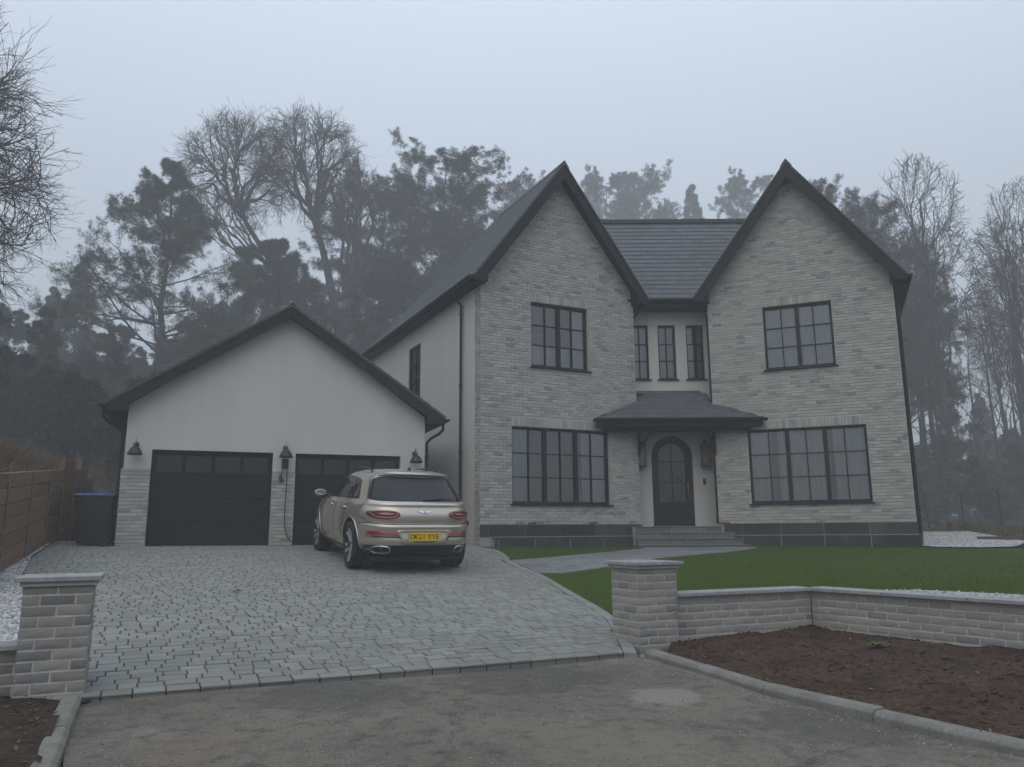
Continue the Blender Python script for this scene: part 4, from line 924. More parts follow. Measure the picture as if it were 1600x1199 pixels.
for sg in (-1, 1):
    X = lambda u: GWd / 2 + sg * u
    sl_ = (GA + .06 - GEe) / hwg; dv = .25
    b = MB(); b.prism(GFm, [(X(0), GA + .06), (X(hwg), GEe), (X(hwg), GEe - .13), (X(GWd / 2 + .0), GEe - .13), (X(GWd / 2 + .0), GA + .06 - sl_ * GWd / 2 - dv), (X(0), GA + .06 - dv)], -.27, -.24); build('bargeboard', b, M['dark'], gar)
    b = MB(); b.prism(GFm, [(X(0), GA + .06 - dv + .05), (X(hwg - .02), GEe - .1), (X(hwg - .02), GEe - .03), (X(0), GA)], -.24, .0); build('verge_soffit', b, M['dark'], gar)
    b = MB(); b.prism(GFm, [(X(hwg - .004), GEe - .128), (X(GWd / 2 - .01), GEe - .128), (X(GWd / 2 - .01), GEe + .2), (X(hwg - .004), GEe - .01)], -.24, 6.3); build('eaves_box', b, M['dark'], gar)
    r_ = MB(); r_.slab([GFm(X(0), -.29, GA + .10), GFm(X(0), 6.4, GA + .10), GFm(X(hwg + .02), 6.4, GEe + .03), GFm(X(hwg + .02), -.29, GEe + .03)], .04); rf = build('roof', r_, M['slate'], gar)
    sm = MB()
    for qd, nn in slate_rows(GFm(X(hwg + .02), -.29, GEe + .03), GFm(X(hwg + .02), 6.4, GEe + .03), GFm(X(0), 6.4, GA + .10), GFm(X(0), -.29, GA + .10), 19, .27, seed=30 + sg): slate_mb(sm, qd, nn)
    stuff(build('slates', sm, M['slate'], rf))
    g_ = MB(); n = 8; x = X(hwg + .02)
    A = [GFm(x + sg * (.055 + .058 * math.cos(math.pi + math.pi * i / n)), -.26, GEe - .01 + .065 * math.sin(math.pi + math.pi * i / n)) for i in range(n + 1)]; B = [GFm(x + sg * (.055 + .058 * math.cos(math.pi + math.pi * i / n)), 6.4, GEe - .01 + .065 * math.sin(math.pi + math.pi * i / n)) for i in range(n + 1)]
    g_.pts(A + B, [(i, i + 1, n + 2 + i, n + 1 + i) for i in range(n)] + [tuple(range(n + 1))]); build('gutter', g_, M['dark'], gar)
    xw = X(GWd / 2 + .075); xg = X(hwg + .06)
    downpipe([GFm(xg, .10, GEe - .07), GFm(xg, .10, GEe - .26), GFm(xw, .10, GEe - .48), GFm(xw, .10, GEe - .7), GFm(xw, .10, 2.0), GFm(xw, .10, .9)], gar, r=.034, clips=[GFm(xw, .10, z) for z in (2.9, 1.7)])
m_ = MB()
for k in range(14): m_.prism(Fr(*GFm(GWd / 2, -.29 + k * .478, GA + .10), GFm.a), [(-.14, -.09), (0, .05), (.14, -.09), (.12, -.11), (0, .02), (-.12, -.11)], 0, .47)
build('ridge', m_, M['dark'], gar)
# ================================================================== SMALL THINGS ON THE BUILDINGS
def barn_lamp(x, z, label):
    o = GFm(x, 0, z); t = thing('wall_lamp', label, 'wall lamp', o, 'barn lamps on the garage front')
    m_ = MB(); m_.lathe([(0, .03), (.05, .03), (.055, .02), (.055, 0)], GFm(x, 0, z + .10), (math.sin(R(20.7)), -math.cos(R(20.7)), 0), 16); build('wall_plate', m_, M['lamp'], t, smooth=True)
    m_ = MB(); m_.tube(smoothpoly([GFm(x, -.02, z + .10), GFm(x, -.10, z + .17), GFm(x, -.16, z + .24), GFm(x, -.19, z + .17), GFm(x, -.19, z + .08)], 2), .011, 8); build('arm', m_, M['brass'], t, smooth=True)
    c = GFm(x, -.19, z)
    m_ = MB(); m_.lathe([(.0, .10), (.022, .10), (.03, .09), (.035, .04), (.07, .025), (.10, -.01), (.135, -.09), (.145, -.125), (.14, -.125), (.13, -.09), (.095, -.015), (.06, .01), (0, .015)], c, m=28); build('lamp_shade', m_, M['lamp'], t, smooth=True)
    m_ = MB(); m_.lathe([(0, -.10), (.02, -.095), (.032, -.07), (.03, -.04), (.016, -.01), (.014, .02)], c, m=14); build('bulb', m_, M['white'], t, smooth=True)
    m_ = MB(); m_.lathe([(.0, .16), (.012, .155), (.016, .13), (.014, .10)], c, m=10); build('finial', m_, M['brass'], t, smooth=True)
barn_lamp(.20, 2.86, 'dark metal barn lamp on the garage front by the left downpipe')
barn_lamp(3.13, 2.88, 'dark metal barn lamp on the garage front between the two doors')
barn_lamp(5.98, 2.84, 'dark metal barn lamp on the garage front above the parked car')
# charging cable hanging at the middle pier
cc = thing('charging_cable', 'black charging cable with its plug hanging down the middle garage pier', 'cable', GFm(3.15, -.1, .95))
m_ = MB(); m_.box(GFm, 3.06, 3.20, -.10, -.058, 2.52, 2.74); build('charger_box', m_, M['bin'], cc, bevel=.01)
m_ = MB(); m_.tube(smoothpoly([GFm(3.17, -.10, 2.55), GFm(3.18, -.11, 2.2), GFm(3.16, -.11, 1.7), GFm(3.17, -.11, 1.35), GFm(3.22, -.12, 1.12), GFm(3.33, -.13, .98), GFm(3.39, -.14, .95)], 2), .011, 6); build('cable', m_, M['bin'], cc, smooth=True)
m_ = MB(); m_.tube(smoothpoly([GFm(3.08, -.10, 2.55), GFm(3.07, -.10, 2.46), GFm(3.05, -.10, 2.38)], 2), .010, 6); build('cable', m_, M['bin'], cc, smooth=True)
m_ = MB(); m_.tube([GFm(3.05, -.10, 2.40), GFm(3.045, -.10, 2.34), GFm(3.06, -.11, 2.29), GFm(3.085, -.13, 2.25)], [.02, .035, .038, .03], 10); build('plug', m_, M['bin'], cc, smooth=True)
# lanterns by the front door
def lantern(x, label, digit):
    t = thing('wall_lantern', label, 'lantern', (x, 20.5, 2.8), 'box lanterns beside the front door')
    f = Fr(x, 20.5, 0, 0); b = MB(); w_, d0, d1, z0, z1 = .105, -.24, -.05, 2.82, 3.36
    for sx_ in (-1, 1):
        for y_ in (d0, d1): b.box(f, sx_ * w_ - .009, sx_ * w_ + .009, y_ - .009, y_ + .009, z0, z1)
    for z in (z0, z1):
        b.box(f, -w_ - .01, w_ + .01, d0 - .011, d0 + .011, z - .011, z + .011); b.box(f, -w_ - .01, w_ + .01, d1 - .011, d1 + .011, z - .011, z + .011)
        for sx_ in (-1, 1): b.box(f, sx_ * w_ - .011, sx_ * w_ + .011, d0 + .011, d1 - .011, z - .011, z + .011)
    build('cage', b, M['lamp'], t)
    b = MB(); b.box(f, -w_ - .012, w_ + .012, d0 - .012, d1 + .012, z0 - .03, z0 - .012); build('base_plate', b, M['lamp'], t)
    b = MB(); b.box(f, -.06, .06, -.05, 0, 3.0, 3.25); build('wall_plate', b, M['lamp'], t)
    b = MB(); b.box(f, -w_ * .7, w_ * .7, d0 + .03, d1 - .02, z1 + .012, z1 + .05); build('top_plate', b, M['lamp'], t)
    b = MB(); b.box(f, -w_ * .45, w_ * .45, d0 + .05, d1 - .05, z1 + .052, z1 + .10); build('top_vent', b, M['lamp'], t)
    for P in ([(-w_, d0), (w_, d0)], [(w_, d0), (w_, d1)], [(-w_, d1), (-w_, d0)]):
        b = MB(); b.poly([f(P[0][0], P[0][1], z0), f(P[1][0], P[1][1], z0), f(P[1][0], P[1][1], z1), f(P[0][0], P[0][1], z1)]); build('glass_pane', b, M['lampglass'], t, fix=False)
    b = MB(); b.box(f, -w_ + .01, w_ - .01, d1 - .004, d1 + .004, z0 + .02, z1 - .02); build('back_plate', b, M['brass'], t)
    for k in (-1, 0, 1):
        b = MB(); b.tube([f(k * .035, -.13, z0 + .02), f(k * .035, -.13, z0 + .21)], .011, 8); build('candle_tube', b, M['white'], t, smooth=True)
    if digit:
        text_obj('house_number', '2', .17, f(.02, d0 - .014, z0 + .42), (R(90), 0, 0), M['frame'], t, .004)
def text_obj(name, s, size, loc, rot, m, parent, ext=.002, local=False, spacing=1.0):
    cu = bpy.data.curves.new(name, 'FONT'); cu.body = s; cu.size = size; cu.extrude = ext; cu.align_x = 'CENTER'; cu.align_y = 'CENTER'; cu.space_character = spacing; cu.resolution_u = 3
    tmp = bpy.data.objects.new('tmp_text', cu); C.objects.link(tmp); bpy.context.view_layer.update()
    me = bpy.data.meshes.new_from_object(tmp.evaluated_get(bpy.context.evaluated_depsgraph_get())); bpy.data.objects.remove(tmp); bpy.data.curves.remove(cu)
    me.name = name; me.materials.clear(); me.materials.append(m)
    o = bpy.data.objects.new(name, me); link(o, parent); o3 = (0, 0, 0) if local else ORG.get(parent.name, (0, 0, 0))
    o.location = (loc[0] - o3[0], loc[1] - o3[1], loc[2] - o3[2]); o.rotation_euler = rot; return o
lantern(3.34, 'brass and black box lantern half hidden left of the front door', False)
lantern(5.02, 'brass and black box lantern with number 2 right of the front door', True)
# ================================================================== TIMBER RETAINING FENCE, BIN
ret = thing('retaining_fence', 'timber sleeper retaining fence with steel posts along the drive', 'fence', (FX, FY, .73))
FPOST = [(-6.55, 9.45, .40, 1.78), (-7.33, 11.35, .56, 1.90), (-8.08, 13.15, .73, 2.05), (-8.93, 15.09, .90, 2.21), (-9.45, 16.45, 1.02, 2.31), (-9.80, 17.47, 1.11, 2.38), (-10.08, 18.25, 1.18, 2.43), (-10.33, 19.0, 1.24, 2.47), (-10.6, 19.8, 1.3, 2.5)]
q = random.Random(12)
for i, (x, y, z0, z1) in enumerate(FPOST):
    a = math.degrees(math.atan2(.93, -.367)); f = Fr(x, y, 0, a)
    b = MB(); b.box(f, -.05, .05, -.075, -.067, z0 - .3, z1); b.box(f, -.05, .05, .067, .075, z0 - .3, z1); b.box(f, -.004, .004, -.067, .067, z0 - .3, z1); build('steel_post', b, M['galv'], ret)
    if i + 1 < len(FPOST):
        x2, y2, zb, zt = FPOST[i + 1]; L_ = math.hypot(x2 - x, y2 - y); f = Fr(x, y, 0, math.degrees(math.atan2(y2 - y, x2 - x))); sl_ = (zb - z0) / L_
        n = 6 + (1 if q.random() < .75 else 0) + (1 if i in (4, 6) else 0); hgt = .225
        for k in range(n):
            c0 = z0 + .05 + k * hgt - .14; j = q.uniform(-.008, .008); P = []
            for yy in (-.06 + j, .05):
                for s in (.012, L_ - .012):
                    for zz in (c0 + .003, c0 + hgt - .003): P.append(f(s, yy, zz + sl_ * s))
            b = MB(); b.pts(P, [(0, 1, 3, 2), (4, 6, 7, 5), (0, 4, 5, 1), (2, 3, 7, 6), (1, 5, 7, 3), (0, 2, 6, 4)]); build('sleeper', b, M['wood'], ret, bevel=.008)
cw_ = thing('concrete_wall', 'grey concrete panel wall behind the wheelie bin', 'wall', (-9.6, 19.9, 1.2))
b = MB(); b.pts([(-10.55, 19.72, 1.0), (-9.85, 20.0, 1.0), (-9.85, 20.0, 2.02), (-10.55, 19.72, 2.46), (-10.6, 19.84, 1.0), (-9.9, 20.12, 1.0), (-9.9, 20.12, 2.02), (-10.6, 19.84, 2.46)], [(0, 1, 2, 3), (7, 6, 5, 4), (3, 2, 6, 7), (0, 3, 7, 4)]); build('panel', b, M['concrete'], cw_)
b = MB(); b.box(Fr(-9.84, 20.0, 0, 20.7), 0, 2.6, 0, .12, 1.0, 2.02); build('panel', b, M['concrete'], cw_)
wb = thing('wheelie_bin', 'black wheelie bin with blue lid beside the garage', 'wheelie bin', (-8.3, 16.0, .93))
f = Fr(-8.34, 15.92, .93, 14.0)
b = MB(); P = []
for z, hx, hy in ((.06, .27, .22), (.10, .285, .235), (.55, .315, .265), (.90, .345, .285), (.96, .352, .29)): P += [f(x * hx, y * hy, z) for x, y in ((-1, -.8), (-.9, -1), (.9, -1), (1, -.8), (1, .8), (.9, 1), (-.9, 1), (-1, .8))]
b.pts(P, [(k * 8 + i, k * 8 + (i + 1) % 8, k * 8 + 8 + (i + 1) % 8, k * 8 + 8 + i) for k in range(4) for i in range(8)] + [tuple(range(7, -1, -1))]); build('body', b, M['bin'], wb)
b = MB(); b.box(f, -.36, .36, -.30, .30, .95, .985); build('rim', b, M['bin'], wb, bevel=.008)
b = MB(); P = [f(x * hx, y * hy, z) for z, hx, hy in ((.985, .375, .31), (1.005, .375, .31), (1.035, .33, .26), (1.045, .2, .15)) for x, y in ((-1, -1), (1, -1), (1, 1), (-1, 1))]
b.pts(P, [(k * 4 + i, k * 4 + (i + 1) % 4, k * 4 + 4 + (i + 1) % 4, k * 4 + 4 + i) for k in range(3) for i in range(4)] + [(12, 13, 14, 15), (3, 2, 1, 0)]); build('lid', b, M['binlid'], wb, bevel=.01)
b = MB(); b.tube([f(-.40, -.24, .97), f(-.43, -.24, .99), f(-.43, .24, .99), f(-.40, .24, .97)], .016, 8); build('handle', b, M['bin'], wb)
b = MB(); b.box(f, -.20, -.02, -.02, .1, 1.044, 1.062); build('lid_grip', b, M['bin'], wb)
for s in (-1, 1):
    b = MB(); b.lathe([(0, -.025), (.07, -.025), (.1, -.02), (.1, .02), (.07, .025), (0, .025)], f(.22, s * .25, .10), (-f.s, f.c, 0), 18); build('wheel', b, M['bin'], wb, smooth=False)
tp = thing('striped_post', 'small red and white striped marker behind the wheelie bin', 'marker', (-8.65, 17.6, 1.0))
for i in range(5):
    b = MB(); b.lathe([(.0, 0), (.065 - i * .006, 0), (.059 - i * .006, .20), (0, .20)], (-8.62 + i * .008, 17.6, 1.18 + i * .20), m=10); build('band', b, M['red' if i % 2 == 0 else 'white'], tp)
b = MB(); b.tube([(-8.62, 17.6, .9), (-8.62, 17.6, 1.2)], .03, 8); build('foot', b, M['bin'], tp)
# right rear corner: timber edging, slabs, rock, wire fence
t = thing('timber_edging', 'weathered timber edging board at the far right of the lawn', 'edging', (12.5, 19.6, .8))
for i in range(3):
    b = MB(); b.box(Fr(11.4 + i * 1.95, 19.6 - i * .55, 0, -16), 0, 1.94, 0, .1, .62, .98 - .03 * i); build('board', b, M['oldwood'], t, bevel=.008)
t = thing('stone_step', 'grey stone slab step at the right end of the lawn', 'step', (11.6, 16.4, .7))
for i in range(2):
    b = MB(); b.box(Fr(11.35 + .35 * i, 16.9 - .9 * i, 0, -18), 0, 2.2, 0, .85, .62 - .06 * i, .76 - .06 * i); build('slab', b, M['coping'], t, bevel=.01)
def boulder(name, c, s, m, label, seed):
    bm = bmesh.new(); bmesh.ops.create_icosphere(bm, subdivisions=2, radius=1); q = random.Random(seed)
    for v in bm.verts: k = 1 + q.uniform(-.18, .18); v.co = Vector((v.co.x * s[0] * k, v.co.y * s[1] * k, v.co.z * s[2] * k))
    me = bpy.data.meshes.new(name); bm.to_mesh(me); bm.free(); me.materials.append(m); o = bpy.data.objects.new(name, me); C.objects.link(o); o.location = c; tag(o, label, 'rock'); return o
boulder('rock', (13.6, 24.6, ground(13.6, 24.6) + .06), (.42, .25, .10), M['rock'], 'pale flat rock at the edge of the right hand wood', 3)
wf = thing('wire_fence', 'leaning wire fence with thin posts at the edge of the right hand wood', 'fence', (14.5, 26.0, .9))
WP = [(13.3, 27.5), (14.0, 26.8), (14.75, 26.0), (15.5, 25.2)]
for i, (x, y) in enumerate(WP):
    z = ground(x, y); b = MB(); b.tube([(x, y, z - .2), (x - .06, y, z + 1.15 + i * .14)], .026, 6); build('post', b, M['oldwood'], wf)
for k in range(3):
    b = MB(); b.tube([(x - .03 - .03 * k, y - .04, ground(x, y) + .45 + k * .4 + i * .03 * k) for i, (x, y) in enumerate(WP)], .007, 4); build('wire', b, M['oldwood'], wf)
# leaning stakes on the bank
t = thing('leaning_stakes', 'two thin leaning stakes on the brown bank beyond the fence', 'stakes', (-13.4, 21.5, 4.0))
gzb = ground(-13.4, 21.5)
for dx, dx2 in ((0, .42), (-.35, .40)):
    b = MB(); b.tube([(-13.4 + dx, 21.5, gzb - .1), (-13.4 + dx2, 21.7, gzb + 1.35)], .022, 6); build('stake', b, M['oldwood'], t)
# weed in the soil bed
wd = thing('weed', 'small green weed growing in the dark soil beside the wall', 'plant', (3.36, 7.6, bed_z(3.36, 7.6)))
q = random.Random(5)
for i in range(16):
    a = i * 2.4 + q.uniform(-.3, .3); L_ = q.uniform(.09, .17); u = (math.cos(a), math.sin(a)); b = MB(); P = []
    for k in range(5):
        s = k / 4; wd_ = .018 * math.sin(math.pi * min(s * .9 + .1, 1)); h = .15 * s - .10 * s * s * 1.2 + .005
        P += [(3.36 + u[0] * L_ * s - u[1] * wd_, 7.6 + u[1] * L_ * s + u[0] * wd_, bed_z(3.36, 7.6) + h), (3.36 + u[0] * L_ * s + u[1] * wd_, 7.6 + u[1] * L_ * s - u[0] * wd_, bed_z(3.36, 7.6) + h)]
    b.pts(P, [(2 * k, 2 * k + 1, 2 * k + 3, 2 * k + 2) for k in range(4)]); build('leaf', b, M['weed'], wd, fix=False)
lf = MB(); lf.pts([(-3.7, 10.6, dz(-3.7, 10.6) + .02), (-3.62, 10.64, dz(-3.7, 10.6) + .05), (-3.55, 10.6, dz(-3.7, 10.6) + .025), (-3.62, 10.55, dz(-3.7, 10.6) + .03)], [(0, 1, 2), (0, 2, 3)])
o = build('fallen_leaf', lf, M['terra'], org=(-3.62, 10.6, dz(-3.62, 10.6)), fix=False); tag(o, 'single reddish fallen leaf lying on the setts', 'leaf')

# ================================================================== THE CAR
M['paint'] = mat('champagne_paint', (.46, .41, .345), .27, metal=.6, coat=.8, spec=.5, fine=.03, fscale=400)
M['cartrim'] = mat('black_car_trim', (.012, .012, .013), .35, spec=.4)
M['seam'] = mat('panel_gap', (.004, .004, .004), .9)
M['tyre'] = mat('tyre_rubber', (.016, .016, .017), .85, fine=.15, fscale=30)
M['rim'] = mat('alloy_rim', (.60, .61, .63), .35, metal=.6)
M['rimdark'] = mat('rim_dark', (.02, .02, .022), .4, metal=.5)
M['chrome'] = mat('chrome', (.62, .63, .65), .12, metal=1.0)
M['lamp_red'] = mat('red_lamp_lens', (.22, .006, .010), .12, coat=1.0, spec=.6)
M['lamp_dark'] = mat('dark_red_lens', (.07, .004, .006), .15, coat=1.0)
M['yellow'] = mat('yellow_plate', (.62, .42, .015), .4)
M['platetext'] = mat('plate_text', (.01, .01, .01), .5)
car = thing('parked_car', 'champagne coloured luxury SUV parked on the setts facing the right garage door', 'car', (0, 0, 0), local=True)
HD = 24.0                                                             # heading, degrees left of straight ahead
hv = Vector((-math.sin(R(HD)), math.cos(R(HD)), 0)); lv = Vector((-math.cos(R(HD)), -math.sin(R(HD)), 0))   # forward, left
ra = Vector((-1.88, 13.80, 0)); axr = 1.13
orig = ra - hv * axr; gx = lambda p: Vector((p.x, p.y, dz(p.x, p.y) + .012))
fwd = (gx(ra + hv * 3) - gx(ra)).normalized(); lef = (gx(ra + lv) - gx(ra - lv)).normalized(); upv = fwd.cross(lef).normalized(); lef = upv.cross(fwd).normalized()
mw = Matrix((fwd, lef, upv)).transposed().to_4x4(); mw.translation = gx(orig); car.matrix_world = mw
LV = np.array([  # z, rear x, front x, half width, exponent
    (.24, .34, 4.80, .84, 4.0), (.30, .20, 5.00, .90, 4.2), (.36, .10, 5.06, .945, 4.4), (.44, .045, 5.10, .975, 4.4), (.50, .02, 5.12, .988, 4.4), (.56, .03, 5.13, .995, 4.4), (.62, .045, 5.13, .998, 4.4), (.655, .03, 5.13, .999, 4.4),
    (.69, .015, 5.12, 1.0, 4.4), (.715, .03, 5.11, 1.0, 4.4), (.735, .065, 5.10, .999, 4.4), (.78, .045, 5.08, .996, 4.4), (.85, .05, 5.02, .99, 4.4), (.92, .085, 4.92, .982, 4.4), (.97, .115, 4.80, .973, 4.3), (1.015, .105, 4.62, .962, 4.2), (1.04, .12, 4.46, .952, 4.2), (1.065, .17, 4.25, .938, 4.2), (1.10, .235, 3.95, .915, 4.3),
    (1.20, .33, 3.76, .868, 4.6), (1.30, .425, 3.58, .828, 4.8), (1.40, .52, 3.40, .79, 5.0), (1.50, .61, 3.20, .75, 5.0), (1.58, .66, 3.02, .712, 5.0), (1.63, .67, 2.88, .675, 4.6), (1.67, .74, 2.72, .615, 4.0), (1.70, .88, 2.52, .52, 3.4), (1.72, 1.05, 2.3, .40, 3.0), (1.735, 1.3, 2.0, .22, 2.6), (1.74, 1.6, 1.8, .05, 2.2)])
def lev(z): return [float(np.interp(z, LV[:, 0], LV[:, k])) for k in (1, 2, 3, 4)]
def rearX(y, z):
    xr, xf, b, n = lev(z); a = (xf - xr) / 2; t = min(abs(y) / b, .9999); return (xr + xf) / 2 - a * (1 - t ** n) ** (1 / n)
def sideY(x, z):
    xr, xf, b, n = lev(z); a = (xf - xr) / 2; t = min(abs(x - (xr + xf) / 2) / a, .9999); y = b * (1 - t ** n) ** (1 / n)
    return y
def cbuild(name, mb, m, parent=car, smooth=False, bevel=0, fix=True):
    return build(name, mb, m, parent, smooth, bevel, fix)
ORG[car.name] = (0, 0, 0)
zl_ = sorted(set(list(LV[:, 0]) + [float(z) for z in np.arange(.25, 1.72, .025)])); zl_ = [z for i, z in enumerate(zl_) if i == 0 or z - zl_[i - 1] > .006]; na = 144; bodyV = []
for z in zl_:
    xr, xf, b, n = lev(z); a = (xf - xr) / 2; xc = (xr + xf) / 2
    for i in range(na):
        t = 2 * math.pi * (i + .5) / na; cs_, sn = math.cos(t), math.sin(t)
        bodyV.append((xc - a * math.copysign(abs(cs_) ** (2 / n), cs_), b * math.copysign(abs(sn) ** (2 / n), sn), z))
bb = MB(); k = len(zl_); bb.pts(bodyV, [(j * na + i, j * na + (i + 1) % na, (j + 1) * na + (i + 1) % na, (j + 1) * na + i) for j in range(k - 1) for i in range(na)] + [tuple(range(na - 1, -1, -1)), tuple((k - 1) * na + i for i in range(na))])
body = cbuild('body', bb, M['paint'], smooth=True)
body.data.materials.append(M['cartrim'])
AX = (axr, axr + 2.995)
cut = MB()
for x in AX:
    for s in (-1, 1): cut.lathe([(0, s * .60), (.455, s * .60), (.455, s * 1.3), (0, s * 1.3)], (x, 0, .395), (0, 1, 0), 40)
cm = bpy.data.meshes.new('cut'); cm.from_pydata(cut.v, [], cut.f); bm = bmesh.new(); bm.from_mesh(cm); bmesh.ops.remove_doubles(bm, verts=bm.verts, dist=1e-5); bmesh.ops.recalc_face_normals(bm, faces=bm.faces); bm.to_mesh(cm); bm.free()
cm.materials.append(M['paint']); cm.materials.append(M['cartrim'])
for p in cm.polygons: p.material_index = 1
co = bpy.data.objects.new('cutter', cm); C.objects.link(co)
body_mw = body.matrix_world.copy(); body.parent = None
bo = body.modifiers.new('cut', 'BOOLEAN'); bo.object = co; bo.operation = 'DIFFERENCE'; bo.solver = 'EXACT'
bpy.context.view_layer.update(); me = bpy.data.meshes.new_from_object(body.evaluated_get(bpy.context.evaluated_depsgraph_get()))
body.modifiers.clear(); body.data = me; body.parent = car; bpy.data.objects.remove(co)
def fill(outline, fn, off, bulge=0.0, rings=5, skirt=.012):
    """patch over the outline (2-D), laid on the body by fn(a, b, off) -> point"""
    n = len(outline); cx = sum(p[0] for p in outline) / n; cy = sum(p[1] for p in outline) / n; V = []; F = []
    for r in range(rings + 1):
        s = 1 - r / (rings + .35)
        for p in outline: V.append(fn(cx + (p[0] - cx) * s, cy + (p[1] - cy) * s, off + bulge * (1 - s * s)))
    for r in range(rings): F += [(r * n + i, r * n + (i + 1) % n, (r + 1) * n + (i + 1) % n, (r + 1) * n + i) for i in range(n)]
    F.append(tuple(rings * n + i for i in range(n)))
    b0 = len(V); V += [fn(p[0], p[1], -skirt) for p in outline]; F += [(i, b0 + i, b0 + (i + 1) % n, (i + 1) % n) for i in range(n)]
    m_ = MB(); m_.pts(V, F); return m_
rearP = lambda y, z, o: (rearX(y, z) - o, y, z)
def sideP(s): return lambda x, z, o: (x, s * (sideY(x, z) + o), z)
def rounded(P, r=.25, n=4):
    out = []; k = len(P)
    for i in range(k):
        a, b, c = P[i - 1], P[i], P[(i + 1) % k]
        p = (b[0] + (a[0] - b[0]) * r, b[1] + (a[1] - b[1]) * r); q_ = (b[0] + (c[0] - b[0]) * r, b[1] + (c[1] - b[1]) * r)
        for j in range(n + 1):
            t = j / n; out.append(((1 - t) ** 2 * p[0] + 2 * t * (1 - t) * b[0] + t * t * q_[0], (1 - t) ** 2 * p[1] + 2 * t * (1 - t) * b[1] + t * t * q_[1]))
    return out
def dense(P, k=6, d=.035):
    out = []
    for i in range(len(P)):
        a, b = P[i - 1], P[i]; n = max(1, int(math.hypot(b[0] - a[0], b[1] - a[1]) / d + .5))
        out += [(a[0] + (b[0] - a[0]) * j / n, a[1] + (b[1] - a[1]) * j / n) for j in range(n)]
    return out
def dense_old(P, k=6): return [tuple(P[i - 1][c] + (P[i][c] - P[i - 1][c]) * j / k for c in (0, 1)) for i in range(len(P)) for j in range(k)]
def ell(cx, cy, a, b, n=40, p=2.0): return [(cx + a * math.copysign(abs(math.cos(t)) ** (2 / p), math.cos(t)), cy + b * math.copysign(abs(math.sin(t)) ** (2 / p), math.sin(t))) for t in (2 * math.pi * i / n for i in range(n))]
# glass
rw = dense(rounded([(-.80, 1.09), (.80, 1.09), (.665, 1.575), (-.665, 1.575)], .12), 2)
sur = cbuild('rear_window_surround', fill([(p[0] * 1.035, 1.33 + (p[1] - 1.33) * 1.04) for p in rw], rearP, .005, 0, 26), M['cartrim'], smooth=True)
cbuild('rear_window', fill(rw, rearP, .010, 0, 26), M['carglass'], smooth=True)
sp = MB(); P = []
for y in np.linspace(-.62, .62, 25): P += [(rearX(y, 1.62) - .05, y, 1.632), (rearX(y, 1.62) + .10, y, 1.662), (rearX(y, 1.60) - .03, y, 1.612)]
sp.pts(P, [f_ for i in range(24) for f_ in ((i * 3, i * 3 + 1, i * 3 + 4, i * 3 + 3), (i * 3 + 2, i * 3, i * 3 + 3, i * 3 + 5), (i * 3 + 1, i * 3 + 2, i * 3 + 5, i * 3 + 4))] + [(0, 2, 1), (72, 73, 74)]); cbuild('roof_spoiler', sp, M['paint'])
